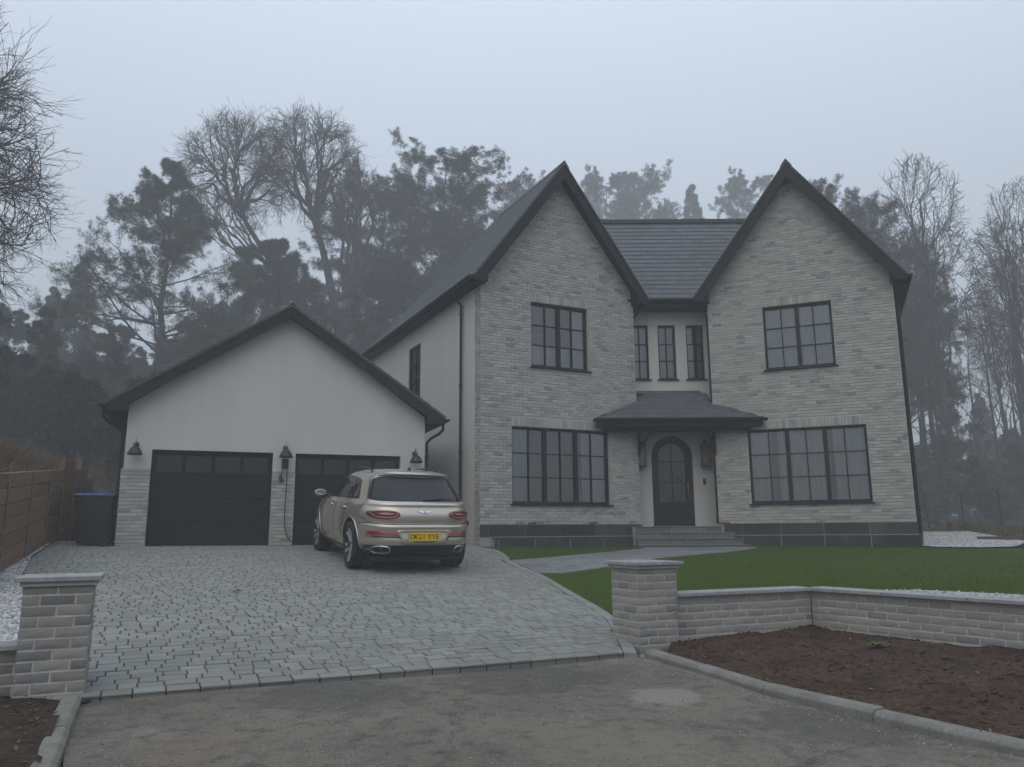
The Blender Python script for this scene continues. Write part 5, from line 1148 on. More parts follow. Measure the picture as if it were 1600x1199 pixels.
for s in (-1, 1):
    for nm, P in (('side_window', [(1.02, 1.16), (1.45, 1.13), (1.62, 1.50), (1.40, 1.50)]), ('side_window', [(1.50, 1.13), (2.33, 1.12), (2.33, 1.555), (1.67, 1.52)]), ('side_window', [(2.41, 1.12), (3.42, 1.12), (2.95, 1.50), (2.41, 1.56)])):
        cbuild(nm, fill(dense(rounded(P, .12), 2), sideP(s), .009, 0, 12), M['carglass'], smooth=True)
    P = [(.93, 1.13), (3.58, 1.09), (2.98, 1.525), (2.4, 1.585), (1.55, 1.545), (1.30, 1.50)]
    cbuild('window_surround', fill(dense(rounded(P, .10), 3), sideP(s), .004, 0, 16), M['cartrim'], smooth=True)
    # lamps, reflectors, exhausts
    oc_ = ell(s * .635, .855, .23, .066, 44, 2.3)
    lm = cbuild('tail_lamp', fill(oc_, rearP, .006, .018), M['lamp_dark'], smooth=True)
    ring = ell(s * .625, .855, .185, .048, 44, 2.3); m_ = MB(); m_.tube([rearP(p[0], p[1], .022) for p in ring] + [rearP(ring[0][0], ring[0][1], .022)], .015, 6); cbuild('light_ring', m_, M['lamp_red'], lm, smooth=True)
    m_ = fill(ell(s * .625, .855, .10, .016, 24), rearP, .028); cbuild('light_bar', m_, M['lamp_red'], lm)
    cbuild('reflector', fill(dense(rounded([(s * .40, .575), (s * .44, .625), (s * .86, .632), (s * .86, .578)], .2), 3), rearP, .004, .004), M['lamp_red'], smooth=True)
    m_ = fill(dense([(s * .38, .548), (s * .90, .548), (s * .90, .570), (s * .40, .570)], 8), rearP, .003); cbuild('bumper_vent', m_, M['cartrim'])
    eo = ell(s * .66, .375, .125, .052, 36, 2.4); ex = cbuild('exhaust_tip', fill(eo, rearP, .024), M['cartrim'], smooth=False)
    m_ = MB(); m_.tube([rearP(p[0], p[1], .028) for p in eo] + [rearP(*eo[0], .028)], .010, 6); m_.tube([rearP(s * .66, .33, .026), rearP(s * .66, .42, .026)], .009, 6); cbuild('chrome_ring', m_, M['chrome'], ex, smooth=True)
    # mirror, rails, handles
    m_ = MB(); mv = []
    bm = bmesh.new(); bmesh.ops.create_uvsphere(bm, u_segments=18, v_segments=12, radius=1)
    for v in bm.verts: v.co = Vector((3.35 + max(v.co.x, -.25) * .11, s * (1.075 + v.co.y * .115), 1.165 + v.co.z * .078))
    me = bpy.data.meshes.new('mirror'); bm.to_mesh(me); bm.free()
    for p in me.polygons: p.use_smooth = True
    me.materials.append(M['paint']); mo = bpy.data.objects.new('mirror', me); link(mo, car); ORG[mo.name] = (0, 0, 0)
    m_ = MB(); m_.poly([(3.318, s * (1.075 + .098 * math.cos(t * .393)), 1.165 + .064 * math.sin(t * .393)) for t in range(16)]); cbuild('mirror_glass', m_, M['chrome'], mo)
    m_ = MB(); m_.tube([(3.36, s * .90, 1.10), (3.36, s * 1.0, 1.12)], .03, 8); cbuild('mirror_stalk', m_, M['cartrim'], mo)
    m_ = MB(); m_.tube(smoothpoly([(1.15, s * .60, 1.655), (1.25, s * .605, 1.715), (1.9, s * .60, 1.755), (2.6, s * .585, 1.73), (2.75, s * .58, 1.675)], 2), .018, 8); cbuild('roof_rail', m_, M['cartrim'], smooth=True)
    for x in (1.62, 2.75):
        m_ = MB(); y = sideY(x, .985); m_.tube(smoothpoly([(x - .11, s * (y + .0), .985), (x - .09, s * (y + .035), .987), (x + .09, s * (y + .035), .987), (x + .11, s * y, .985)], 2), .013, 8); cbuild('door_handle', m_, M['chrome'], smooth=True)
    for P in ([(1.50, .98), (1.52, 1.10)], [(2.37, .36), (2.37, 1.10)], [(3.48, .40), (3.52, .8), (3.50, 1.08)], [(1.56, .40), (1.72, .62), (1.62, .80), (1.50, .98)]):
        P = smoothpoly(P, 2); P = [tuple(P[i][c] + (P[i + 1][c] - P[i][c]) * j / 4 for c in (0, 1)) for i in range(len(P) - 1) for j in range(5)]
        m_ = MB(); m_.tube([(x, s * (sideY(x, z) + .0005), z) for x, z in P], .004, 5); cbuild('panel_gap', m_, M['seam'])
    m_ = MB(); P = [(1.65, .335), (2.6, .325), (3.55, .335)]; P = [(x, s * (sideY(x, .33) + .004), .33) for x in np.linspace(1.66, 3.58, 14)]; m_.tube(P, .02, 6); cbuild('sill_trim', m_, M['cartrim'])
    m_ = MB(); P = [(x, s * (sideY(x, .80 + .03 * (x - 1) * .2) + .001), .80 + .03 * (x - 1) * .2) for x in np.linspace(.62, 4.3, 40)]
    for x0 in AX:                                                    # arch lips
        m_ = MB(); arc = [(x0 + .462 * math.cos(R(a)), .395 + .462 * math.sin(R(a))) for a in range(-8, 189, 6)]
        m_.tube([(x, s * (sideY(x, z) - .004), z) for x, z in arc], .016, 6); cbuild('arch_lip', m_, M['paint'], smooth=True)
# lower black valance across the back
va = dense(rounded([(-.86, .25), (.86, .25), (.90, .43), (.5, .445), (-.5, .445), (-.90, .43)], .12), 4)
cbuild('valance', fill(va, rearP, .008, 0, 20), M['cartrim'], smooth=True)
m_ = MB(); m_.box(W0, .35, 4.8, -.78, .78, .20, .26); cbuild('underbody', m_, M['cartrim'])
# plate with its recess, badge, lettering, wiper, aerial
cbuild('plate_recess', fill(dense(rounded([(-.38, .455), (.38, .455), (.46, .655), (-.46, .655)], .14), 4), rearP, .002), M['paint'], smooth=True)
px_ = min(rearX(0, .50), rearX(0, .62)) - .014
m_ = MB(); m_.box(W0, px_, px_ + .012, -.262, .262, .505, .62); npl = cbuild('number_plate', m_, M['yellow'], bevel=.004)
yy_ = .205
for ch in 'DK21 YYE':
    if ch == ' ': yy_ -= .035; continue
    text_obj('plate_character', ch, .108, (px_ - .002, yy_, .562), (R(90), 0, R(-90)), M['platetext'], npl, .0015, True); yy_ -= .0625
m_ = MB(); m_.box(W0, px_ - .001, px_ + .02, -.17, .17, .488, .498); cbuild('plate_trim', m_, M['cartrim'])
for i, ch in enumerate('BENTLEY'):
    y = .165 - i * .055; text_obj('badge_letter', ch, .030, (rearX(y, .765) - .006, y, .765), (R(90), 0, R(-90)), M['chrome'], car, .002, True)
em = MB()
for s in (-1, 1):
    P = [(s * .018, .905), (s * .06, .918), (s * .115, .915), (s * .10, .900), (s * .075, .890), (s * .045, .880), (s * .018, .876)]; em.poly([rearP(a, b_, .012) for a, b_ in P]); em.poly([rearP(a, b_, .002) for a, b_ in P])
    n = len(P); em.pts([rearP(a, b_, o) for o in (.012, .002) for a, b_ in P], [(i, (i + 1) % n, n + (i + 1) % n, n + i) for i in range(n)])
em.lathe([(0, .016), (.018, .014), (.022, .004), (.022, 0)], rearP(0, .888, 0), (-1, 0, .1), 16); cbuild('winged_badge', em, M['chrome'])
m_ = MB(); m_.tube([(rearX(0, 1.105) - .02, -.02, 1.115), (rearX(-.28, 1.13) - .022, -.28, 1.135), (rearX(-.50, 1.14) - .022, -.50, 1.145)], [.018, .012, .007], 6); cbuild('rear_wiper', m_, M['cartrim'])
m_ = MB(); m_.pts([(1.02, -.025, 1.68), (1.02, .025, 1.68), (1.24, .02, 1.70), (1.24, -.02, 1.70), (.98, 0, 1.775), (1.06, 0, 1.77)], [(0, 1, 4), (0, 4, 5, 3), (1, 2, 5, 4), (2, 3, 5)]); cbuild('aerial', m_, M['cartrim'])
# tailgate and bumper gaps
for P in ([(-.93, .728)] + [(y, .728) for y in np.linspace(-.9, .9, 40)] + [(.93, .728)], ):
    m_ = MB(); m_.tube([rearP(y, z, -.003) for y, z in P], .007, 5); cbuild('panel_gap', m_, M['seam'])
for s in (-1, 1):
    P = smoothpoly([(s * .80, .735), (s * .90, .78), (s * .935, .86), (s * .92, .95), (s * .86, 1.03)], 2)
    m_ = MB(); m_.tube([rearP(y, z, 0) for y, z in P], .004, 5); cbuild('panel_gap', m_, M['seam'])
# cabin hints seen through the glass
m_ = MB()
for y in (-.42, .0, .42): m_.box(W0, 1.55, 1.63, y - .13, y + .13, 1.12, 1.34)
m_.box(W0, 1.5, 1.62, -.62, .62, .80, 1.12); cbuild('rear_seats', m_, M['cartrim'], bevel=.03)
# set the heights of the tail and the cabin
def car_z(x, z):
    a = np.interp(z, [0, .3, .56, .735, .855, 1.04, 1.09, 1.575, 1.74], [0, .305, .60, .805, .955, 1.12, 1.16, 1.525, 1.675]); b = np.interp(z, [0, .9, 1.09, 1.575, 1.74, 2], [0, .9, 1.125, 1.525, 1.675, 1.93])
    t = np.clip((x - .5) / .5, 0, 1); t = t * t * (3 - 2 * t); return a * (1 - t) + b * t
def lift(o):
    for c_ in o.children: lift(c_)
    if o.type != 'MESH': return
    if o.location.length > 1e-4: o.location.z = float(car_z(o.location.x, o.location.z)); return
    n_ = len(o.data.vertices); v_ = np.empty(n_ * 3, dtype=np.float32); o.data.vertices.foreach_get('co', v_); v_ = v_.reshape(-1, 3); v_[:, 2] = car_z(v_[:, 0], v_[:, 2]); o.data.vertices.foreach_set('co', v_.ravel()); o.data.update()
lift(car)
# wheels
def wheel(x, s, steer=0.0):
    t = bpy.data.objects.new('wheel', None); link(t, car); t.location = (x, s * .842, .395); t.rotation_euler = (0, 0, steer); ORG[t.name] = (0, 0, 0)
    ax = (0, s, 0)
    m_ = MB(); m_.lathe([(.285, -.13), (.33, -.142), (.375, -.135), (.39, -.11), (.395, -.06), (.386, -.055), (.386, -.045), (.395, -.04), (.395, .04), (.386, .045), (.386, .055), (.395, .06), (.39, .11), (.375, .135), (.33, .142), (.285, .13)], (0, 0, 0), ax, 48); build('tyre', m_, M['tyre'], t, smooth=True)
    m_ = MB(); m_.lathe([(.285, -.12), (.26, -.1), (.26, .08), (.285, .13), (.295, .135), (.298, .125)], (0, 0, 0), ax, 40); m_.lathe([(0, .03), (.26, .03)], (0, 0, 0), ax, 30); build('barrel', m_, M['rimdark'], t, smooth=True)
    sp_ = MB()
    for i in range(10):
        a = 2 * math.pi * i / 10 + (.09 if i % 2 else -.09); ca_, sa_ = math.cos(a), math.sin(a); tx, tz = -sa_, ca_
        P = []
        for r_, hw_, yy in ((.06, .022, .11), (.17, .017, .105), (.285, .024, .125)):
            for k_, dd in ((-1, 0), (1, 0), (1, -.035), (-1, -.035)): P.append((ca_ * r_ + tx * hw_ * k_, s * (yy + dd), sa_ * r_ + tz * hw_ * k_))
        sp_.pts(P, [(k_ * 4 + i_, k_ * 4 + (i_ + 1) % 4, k_ * 4 + 4 + (i_ + 1) % 4, k_ * 4 + 4 + i_) for k_ in range(2) for i_ in range(4)])
    build('spokes', sp_, M['rim'], t)
    m_ = MB(); m_.lathe([(0, .13), (.045, .128), (.06, .115), (.062, .08)], (0, 0, 0), ax, 20); build('hub_cap', m_, M['rimdark'], t, smooth=True)
for x in AX:
    for s in (-1, 1): wheel(x, s)
# ================================================================== TREES
def unit(v): return v / np.maximum(np.linalg.norm(v, axis=-1, keepdims=True), 1e-9)
def grow(P, Rr, n, t0, t1, ang, length, k, q, rad=.55, wig=.15, up=0.0, taper=.25, flat=0.0, tsq=1.0, lenpar=True):
    """children for every parent polyline: P (B,k0,3), Rr (B,k0) -> (B*n,k,3), (B*n,k)"""
    B, k0, _ = P.shape; m = B * n
    u = (np.arange(n)[None] + q.random((B, n))) / n; t = t0 + (t1 - t0) * u ** tsq; f = t * (k0 - 1); i = np.clip(f.astype(int), 0, k0 - 2); w_ = (f - i)[..., None]
    b = np.arange(B)[:, None]; base = P[b, i] * (1 - w_) + P[b, i + 1] * w_; r0 = Rr[b, i] * (1 - w_[..., 0]) + Rr[b, i + 1] * w_[..., 0]; T = unit(P[b, i + 1] - P[b, i])
    rv = q.normal(size=(B, n, 3)); rv[..., 2] *= (1 - flat); S = unit(rv - T * np.sum(rv * T, -1, keepdims=True))
    a = np.radians(q.uniform(ang[0], ang[1], (B, n)))[..., None]; D = unit(np.cos(a) * T + np.sin(a) * S)
    plen = np.linalg.norm(np.diff(P, axis=1), axis=-1).sum(1)[:, None] if lenpar else np.ones((B, 1))
    if callable(length): L_ = length(t) * q.uniform(.75, 1.2, (B, n))
    else: L_ = plen * q.uniform(length[0], length[1], (B, n)) * (1 - .45 * t)
    base = base.reshape(m, 3); D = D.reshape(m, 3); L_ = L_.reshape(m, 1); out = np.empty((m, k, 3)); out[:, 0] = base; d = D
    for s in range(1, k):
        d = unit(d + q.normal(size=(m, 3)) * wig + np.array([0, 0, up])); out[:, s] = out[:, s - 1] + d * L_ / (k - 1)
    r = np.minimum(r0.reshape(m, 1) * rad, 10) * np.linspace(1, taper, k)[None]
    return out, r
def tubes(P, Rr, m):
    B, k, _ = P.shape; T = unit(np.gradient(P, axis=1)); ref = np.where(np.abs(T[:, :1, 2:3]) < .9, np.array([0, 0, 1.]), np.array([1., 0, 0])); N_ = unit(np.cross(T, ref)); Bn = np.cross(T, N_)
    a = np.arange(m) * 2 * np.pi / m; V = P[:, :, None] + (N_[:, :, None] * np.cos(a)[None, None, :, None] + Bn[:, :, None] * np.sin(a)[None, None, :, None]) * Rr[:, :, None, None]
    idx = np.arange(B * k * m).reshape(B, k, m); nx_ = np.roll(idx, -1, axis=2); F = np.stack([idx[:, :-1], nx_[:, :-1], nx_[:, 1:], idx[:, 1:]], -1).reshape(-1, 4)
    return V.reshape(-1, 3), F
def joinm(parts):
    V = []; F = []; o = 0
    for v, f in parts: V.append(v); F.append(f + o); o += len(v)
    return np.concatenate(V), np.concatenate(F)
def tuft_mesh(Q, D, n, L_, wd, q, spread=.75):
    m = len(Q); d = unit(D[:, None] * .8 + q.normal(size=(m, n, 3)) * spread); s = unit(np.cross(d, q.normal(size=(m, n, 3)))) * wd * q.uniform(.7, 1.3, (m, n, 1))
    l = L_ * q.uniform(.6, 1.2, (m, n, 1)); b = Q[:, None] + d * l * .1
    V = np.stack([b + d * l * .3 - s, b + d * l * .3 + s, b + d * l], 2).reshape(-1, 3)
    return V, np.arange(m * n * 3).reshape(-1, 3)
def bare_meshes(h, seed, limbs=8, spread=.62, trunk_r=.24, dens=(7, 7, 6, 4), stems=None, crown0=.3, up=.06, straight=False):
    q = np.random.default_rng(seed)
    if stems is None:
        k = 12; z = np.linspace(0, h * .88, k); wob = np.cumsum(q.normal(0, .012 * h / 2, (k, 2)), 0) * (0.5 if straight else 1.0); P = np.concatenate([wob, z[:, None]], 1)[None]; P[:, 0, :2] = 0
        Rr = (trunk_r * np.linspace(1, .12, k))[None]; Rr[:, 0] *= 1.3
    else: P, Rr = stems
    prof = lambda t: h * spread * .5 * np.clip(np.sin(np.pi * np.clip((t - crown0) / (1.12 - crown0), 0.06, 1) ** .7), .12, 1)
    p1, r1 = grow(P, Rr, limbs, crown0, .98, (34, 74), prof, 9, q, .6, .13, up * 1.2, .2)
    p2, r2 = grow(p1, r1, dens[0], .2, .98, (25, 60), (.45, .7), 7, q, .6, .14, up, .25)
    p3, r3 = grow(p2, r2, dens[1], .15, .98, (20, 55), (.45, .7), 5, q, .6, .15, up, .3)
    p4, r4 = grow(p3, r3, dens[2], .1, .98, (20, 55), (.5, .8), 3, q, .65, .15, up, .4)
    r2 = np.maximum(r2, .016); r3 = np.maximum(r3, .010); r4 = np.maximum(r4, .0075)
    trunk = joinm([tubes(P, Rr, 10), tubes(p1, r1, 6), tubes(p2, r2, 5)]); parts = [tubes(p3, r3, 3), tubes(p4, r4, 3)]
    if len(dens) > 3 and dens[3]:
        p5, r5 = grow(p4, r4, dens[3], .1, .95, (20, 50), (.55, .9), 2, q, .8, .12, up, .5); parts.append(tubes(p5, np.maximum(r5, .0055), 3))
    return npmesh('trunk', *trunk, M['bark'], True), npmesh('crown', *joinm(parts), M['twig'], True)
def pine_meshes(h, seed, nb=44, crown0=.3, prof=None, tuft=(12, .34, .028), sub=(7, 4), up=.05, trunk_r=.24, droop=-.02, per=3, mat_='needle', lean=0.0, ang=(55, 95), candle=.5, dead=10):
    q = np.random.default_rng(seed); k = 12; z = np.linspace(0, h * .97, k); wob = np.cumsum(q.normal(0, .006 * h, (k, 2)), 0); wob[:, 0] += lean * (z / h) ** 1.5 * h; P = np.concatenate([wob, z[:, None]], 1)[None]; P[:, 0, :2] = 0
    Rr = (trunk_r * np.linspace(1, .1, k))[None]; Rr[:, 0] *= 1.3
    prof = prof or (lambda t: h * .27 * np.clip(1.15 - t, .12, 1) * np.where(t < crown0 + .1, .8, 1))
    p1, r1 = grow(P, Rr, nb, crown0, .99, ang, prof, 8, q, .36, .10, up + droop, .3)
    p2, r2 = grow(p1, r1, sub[0], .25, 1.0, (25, 60), (.32, .55), 5, q, .55, .12, up * 1.5, .3, flat=.6)
    p3, r3 = grow(p2, r2, sub[1], .2, 1.0, (20, 65), (.5, .9), 4, q, .6, .14, .10, .4)
    wood = [tubes(P, Rr, 10), tubes(p1, np.maximum(r1, .012), 5)]
    if dead:
        pd, rd = grow(P, Rr, dead, crown0 * .45, crown0 + .04, (70, 100), lambda t: h * .2 * np.ones_like(t), 7, q, .16, .12, .03, .2); pd2, rd2 = grow(pd, rd, 6, .3, 1, (30, 60), (.25, .4), 4, q, .5, .15, .02, .3); wood += [tubes(pd, rd, 4), tubes(pd2, np.maximum(rd2, .006), 3)]
    wood.append(tubes(p2, np.maximum(r2, .008), 3))
    Q = []; D = []
    for p in (p3, p2):
        kk = p.shape[1]; f = q.uniform(.2, 1.0, (p.shape[0], per)) * (kk - 1); i = np.clip(f.astype(int), 0, kk - 2); w_ = (f - i)[..., None]; b = np.arange(p.shape[0])[:, None]
        Q.append((p[b, i] * (1 - w_) + p[b, i + 1] * w_).reshape(-1, 3)); D.append(unit(p[b, i + 1] - p[b, i]).reshape(-1, 3)); Q.append(p[:, -1]); D.append(unit(p[:, -1] - p[:, -2]))
    Q = np.concatenate(Q); D = unit(np.concatenate(D) + np.array([0, 0, candle]))
    return npmesh('trunk', *joinm(wood), M['pinebark'], True), npmesh('crown', *tuft_mesh(Q, D, tuft[0], tuft[1], tuft[2], q), M[mat_])
HT = {}
def plant_tree(name, meshes, x, y, label, cat='tree', group=None, s=1.0, sz=None, rot=0.0, z=None, tilt=0.0, far=1.62):
    zz = ground(x, y) - .15 if z is None else z
    if far != 1.0:                                                   # stand the tree further off, grown to suit
        H = max(v.co.z for v in meshes[0].vertices) if meshes[0].name not in HT else HT[meshes[0].name]; HT[meshes[0].name] = H
        top = 1.15 + (zz + H * s - 1.15) * far; x, y = x * far, y * far; zz = ground(x, y) - .2; k_ = (top - zz) / H; s, sz = far * s, k_
    t = thing(name, label, cat, (x, y, zz), group, local=True); t.rotation_euler = (0, tilt, rot); t.scale = (s, s, sz or s)
    for nm, me in zip(('trunk', 'crown'), meshes):
        o = bpy.data.objects.new(nm, me); link(o, t); ORG[o.name] = (0, 0, 0)
    return t
def bez(A, B, dA, k, q, sag=.0, bow=.35):
    """curved branches from A (m,3) leaving along dA to B (m,3)"""
    L_ = np.linalg.norm(B - A, axis=1, keepdims=True); c1 = A + unit(dA) * L_ * bow; c2 = B - (B - A) * .3 + q.normal(size=A.shape) * L_ * .07 + np.array([0, 0, sag]) * L_
    t = np.linspace(0, 1, k)[None, :, None]; A, B, c1, c2 = A[:, None], B[:, None], c1[:, None], c2[:, None]
    P = A * (1 - t) ** 3 + 3 * c1 * t * (1 - t) ** 2 + 3 * c2 * t * t * (1 - t) + B * t ** 3
    return P + q.normal(size=P.shape) * (L_ * .018)[:, None] * (t > 0) * (t < 1)
def dome(center, radii, root, rdir, n1, n2, n3, r0, q, low=-.45):
    """a spreading crown that fills an ellipsoid: three orders of branches that end near its skin"""
    center, radii, root = np.array(center), np.array(radii), np.array(root)
    i = np.arange(n1 * n2) + .5; zc_ = low + (1 - low) * i / (n1 * n2); ph = i * 2.39996 + q.uniform(0, 6); d = np.stack([np.cos(ph) * np.sqrt(1 - zc_ ** 2), np.sin(ph) * np.sqrt(1 - zc_ ** 2), zc_], 1)
    seeds = d[q.choice(n1 * n2, n1, replace=False)]; own = np.argmax(d @ seeds.T, 1); dirs1 = np.stack([d[own == j].mean(0) for j in range(n1)])
    t1 = center + dirs1 * radii * q.uniform(.38, .55, (n1, 1)); A1 = np.tile(root, (n1, 1)); b1 = bez(A1, t1, np.tile(np.array(rdir, dtype=float), (n1, 1)) + dirs1 * .4, 9, q)
    t2 = center + d * radii * q.uniform(.68, .84, (len(d), 1)); st = q.integers(4, 9, len(d)); A2 = b1[own, st]; b2 = bez(A2, t2, b1[own, np.minimum(st + 1, 8)] - b1[own, st - 1] + 1e-6, 7, q)
    m = len(d); dd = unit(np.repeat(d, n3, 0) + q.normal(size=(m * n3, 3)) * .24); t3 = center + dd * radii * q.uniform(.86, 1.04, (m * n3, 1)); o3 = np.repeat(np.arange(m), n3); s3 = q.integers(2, 7, m * n3); A3 = b2[o3, s3]; b3 = bez(A3, t3, b2[o3, np.minimum(s3 + 1, 6)] - b2[o3, s3 - 1] + 1e-6, 6, q)
    R1 = np.tile(r0 * np.linspace(1, .4, 9), (n1, 1)); R2 = np.tile(r0 * .38 * np.linspace(1, .45, 7), (m, 1)); R3 = np.tile(r0 * .16 * np.linspace(1, .5, 6), (m * n3, 1))
    return (b1, R1), (b2, R2), (b3, R3)
def dome_tree(stems, domes, q, tw=(6, 3), rmin=.008):
    wood = [tubes(p, r, 10) for p, r in stems]; fine = []
    for dm in domes:
        (b1, R1), (b2, R2), (b3, R3) = dome(*dm); wood += [tubes(b1, R1, 6), tubes(b2, R2, 5)]; fine.append(tubes(b3, np.maximum(R3, rmin * 1.4), 3))
        p4, r4 = grow(b3, R3, tw[0], .15, 1.0, (20, 55), (.32, .55), 3, q, .7, .16, .02, .5); fine.append(tubes(p4, np.maximum(r4, rmin), 3))
        if tw[1]: p5, r5 = grow(p4, r4, tw[1], .1, 1.0, (20, 50), (.5, .8), 2, q, .8, .12, .02, .6); fine.append(tubes(p5, np.maximum(r5, rmin * .75), 3))
    return npmesh('trunk', *joinm(wood), M['bark'], True), npmesh('crown', *joinm(fine), M['twig'], True)
# hero pine left of the garage
def pprof(t): return 6.4 * np.interp(t, [0, .3, .42, .55, .68, .8, .9, 1], [.75, .95, 1.0, .95, .82, .6, .42, .2])
pine_a = pine_meshes(15.2, 5, nb=58, crown0=.33, prof=lambda t: 4.5 * np.interp(t, [.33, .45, .58, .7, .82, .92, 1], [1.0, 1.0, .86, .64, .42, .24, .09]), tuft=(13, .22, .009), sub=(8, 4), up=.022, trunk_r=.25, per=5, candle=.9, dead=18, ang=(60, 92))
plant_tree('pine_tree', pine_a, -15.75, 34.0, 'tall green pine with upturned tufted branches behind the garage, left', 'pine tree', rot=1.1, s=.97)
# twin stemmed bare tree over the garage ridge
def stem(pts, r, k=14):
    p = np.array(smoothpoly([tuple(v) for v in pts], 2)); s = np.concatenate([[0], np.cumsum(np.linalg.norm(np.diff(p, axis=0), axis=1))]); u = np.linspace(0, s[-1], k); return np.stack([np.interp(u, s, p[:, c]) for c in range(3)], 1)
base = np.array([-8.3, 40.0, ground(-8.3, 40.0) - .2])
rel = lambda P: [tuple(np.array(v) - base) for v in P]
sA = stem(rel([(-8.3, 40, base[2]), (-8.9, 40, 10.5), (-9.7, 40.2, 14.0), (-10.3, 40.2, 16.5), (-10.8, 40, 18.0)]), .3)
sB = stem(rel([(-8.3, 40, base[2]), (-9.2, 39.6, 9.5), (-11.0, 39.3, 12.5), (-13.0, 39.2, 15.4), (-14.2, 39.2, 17.4)]), .3)
qo = np.random.default_rng(15)
stems_ = [(sA[None], (.42 * np.linspace(1, .30, 14))[None]), (sB[None], (.36 * np.linspace(1, .30, 14))[None])]
C_ = lambda x, y, z: np.array([x, y, z]) - base
oak = dome_tree(stems_, [(C_(-14.6, 39.3, 19.9), (3.4, 3.2, 3.7), sB[-1], sB[-1] - sB[-3], 9, 6, 6, .13, qo, -.5), (C_(-11.2, 40.0, 20.5), (3.3, 3.2, 3.9), sA[-2], sA[-1] - sA[-3], 9, 6, 6, .13, qo, -.45), (C_(-8.9, 40.6, 18.6), (2.5, 2.4, 2.7), sA[8], np.array([.7, .2, .5]), 6, 5, 6, .12, qo, -.5), (C_(-15.6, 39.2, 17.3), (2.3, 2.2, 1.9), sB[8], np.array([-.6, 0, .5]), 5, 5, 5, .09, qo, -.4)], qo, (6, 3), .006)
plant_tree('bare_tree', oak, base[0], base[1], 'large leafless tree with two spreading stems above the garage ridge', 'tree', z=base[2])
# leafless tree reaching in from the left edge
qo = np.random.default_rng(16); k = 12; tp_ = np.stack([np.linspace(0, .6, k), np.zeros(k), np.linspace(0, 7.0, k)], 1)
bare_l = dome_tree([(tp_[None], (.38 * np.linspace(1, .5, k))[None])], [((.6, 0, 10.2), (6.6, 6.2, 7.6), tp_[-1], (0, 0, 1), 13, 7, 7, .17, qo, -.75)], qo, (7, 2), .0045)
plant_tree('bare_tree', bare_l, -23.6, 25.0, 'leafless tree reaching in at the left edge of the picture', 'tree', rot=.7, s=1.0, far=1.12)
# big dark conifers between the garage and the house
lob = lambda hh, r: (lambda t: r * np.interp(t, [0, .35, .5, .7, .85, .95, 1], [.7, .9, 1.0, .95, .95, .75, .35]))
con1 = pine_meshes(21.0, 31, nb=72, crown0=.34, prof=lob(21, 4.6), tuft=(12, .27, .0135), sub=(8, 5), per=6, trunk_r=.3, mat_='needle2', candle=.35, dead=12, lean=.03)
con2 = pine_meshes(19.0, 32, nb=66, crown0=.26, prof=lob(19, 4.3), tuft=(12, .27, .0135), sub=(8, 5), per=6, trunk_r=.28, mat_='needle2', candle=.35, dead=12)
con3 = pine_meshes(12.5, 33, nb=44, crown0=.20, prof=lambda t: 3.9 * np.interp(t, [0, .2, .5, .8, 1], [.8, 1, .95, .6, .2]), tuft=(9, .32, .02), sub=(7, 5), per=6, trunk_r=.2, mat_='needle2', candle=.3, dead=6)
spruce = pine_meshes(17, 34, nb=110, crown0=.06, prof=lambda t: 3.3 * np.clip(1.05 - t, .05, 1), tuft=(8, .34, .024), sub=(6, 3), per=4, trunk_r=.2, mat_='needle2', candle=.1, droop=-.05, dead=0, ang=(75, 100), up=.02)
plant_tree('pine_tree', con1, -5.0, 44.0, 'tallest dark broad topped pine beside the left gable', 'pine tree', rot=.3, s=.90)
plant_tree('pine_tree', con2, -8.0, 46.0, 'dark dense pine left of the tallest one, behind the bare tree', 'pine tree', rot=1.9, s=.90)
plant_tree('pine_tree', con3, -12.2, 37.5, 'lower dark rounded conifer behind the garage ridge', 'pine tree', rot=.4, s=.92)
plant_tree('pine_tree', con2, -3.0, 50.0, 'dark pine partly hidden behind the left roof slope', 'pine tree', rot=4.0, s=.74)
plant_tree('pine_tree', con3, -6.0, 38.5, 'low dark conifer at the valley between garage and house roofs', 'pine tree', rot=2.4, s=.9)
for i, (x, y, me, s, lb) in enumerate(((-26.0, 45, spruce, .72, 'pointed dark spruce in the mist at the far left'), (-29.0, 47, spruce, .62, 'shorter spruce beside the pointed one at the far left'), (-20.6, 40, con3, .62, 'dark bushy conifer under the green pine at the left'), (-24.0, 36, con3, .52, 'low dark conifer above the brown bank at the left'), (-18.2, 43, con3, .66, 'misty conifer between the green pine and the spruces'))):
    plant_tree('conifer', me, x, y, lb, 'conifer', rot=i * 1.3, s=s)
# pines far behind the roof, fading in the mist
FARP = [(16.2, 125, con2, 1.30, 'misty broad pine at the left end of the roof valley'), (23.4, 124, con1, 1.28, 'misty tall pine showing between the two gables'), (31.4, 125, spruce, 1.5, 'misty pointed conifer in the middle of the roof valley'), (39.5, 122, con2, 1.34, 'misty rounded pine next to the right gable'), (2.6, 112, con1, .92, 'misty pine just left of the left gable apex'), (26.5, 62, con1, 1.12, 'misty pine rising behind the right gable slope'), (29.6, 59, con2, 1.10, 'misty spreading pine beyond the right gable eave'), (34.0, 84, con1, 1.15, 'misty pine behind the right gable apex')]
for i, (x, y, me, s, lb) in enumerate(FARP): plant_tree('pine_tree', me, x, y, lb, 'pine tree', 'misty pines behind the roof', rot=i * 2.1, s=s, far=1.0)
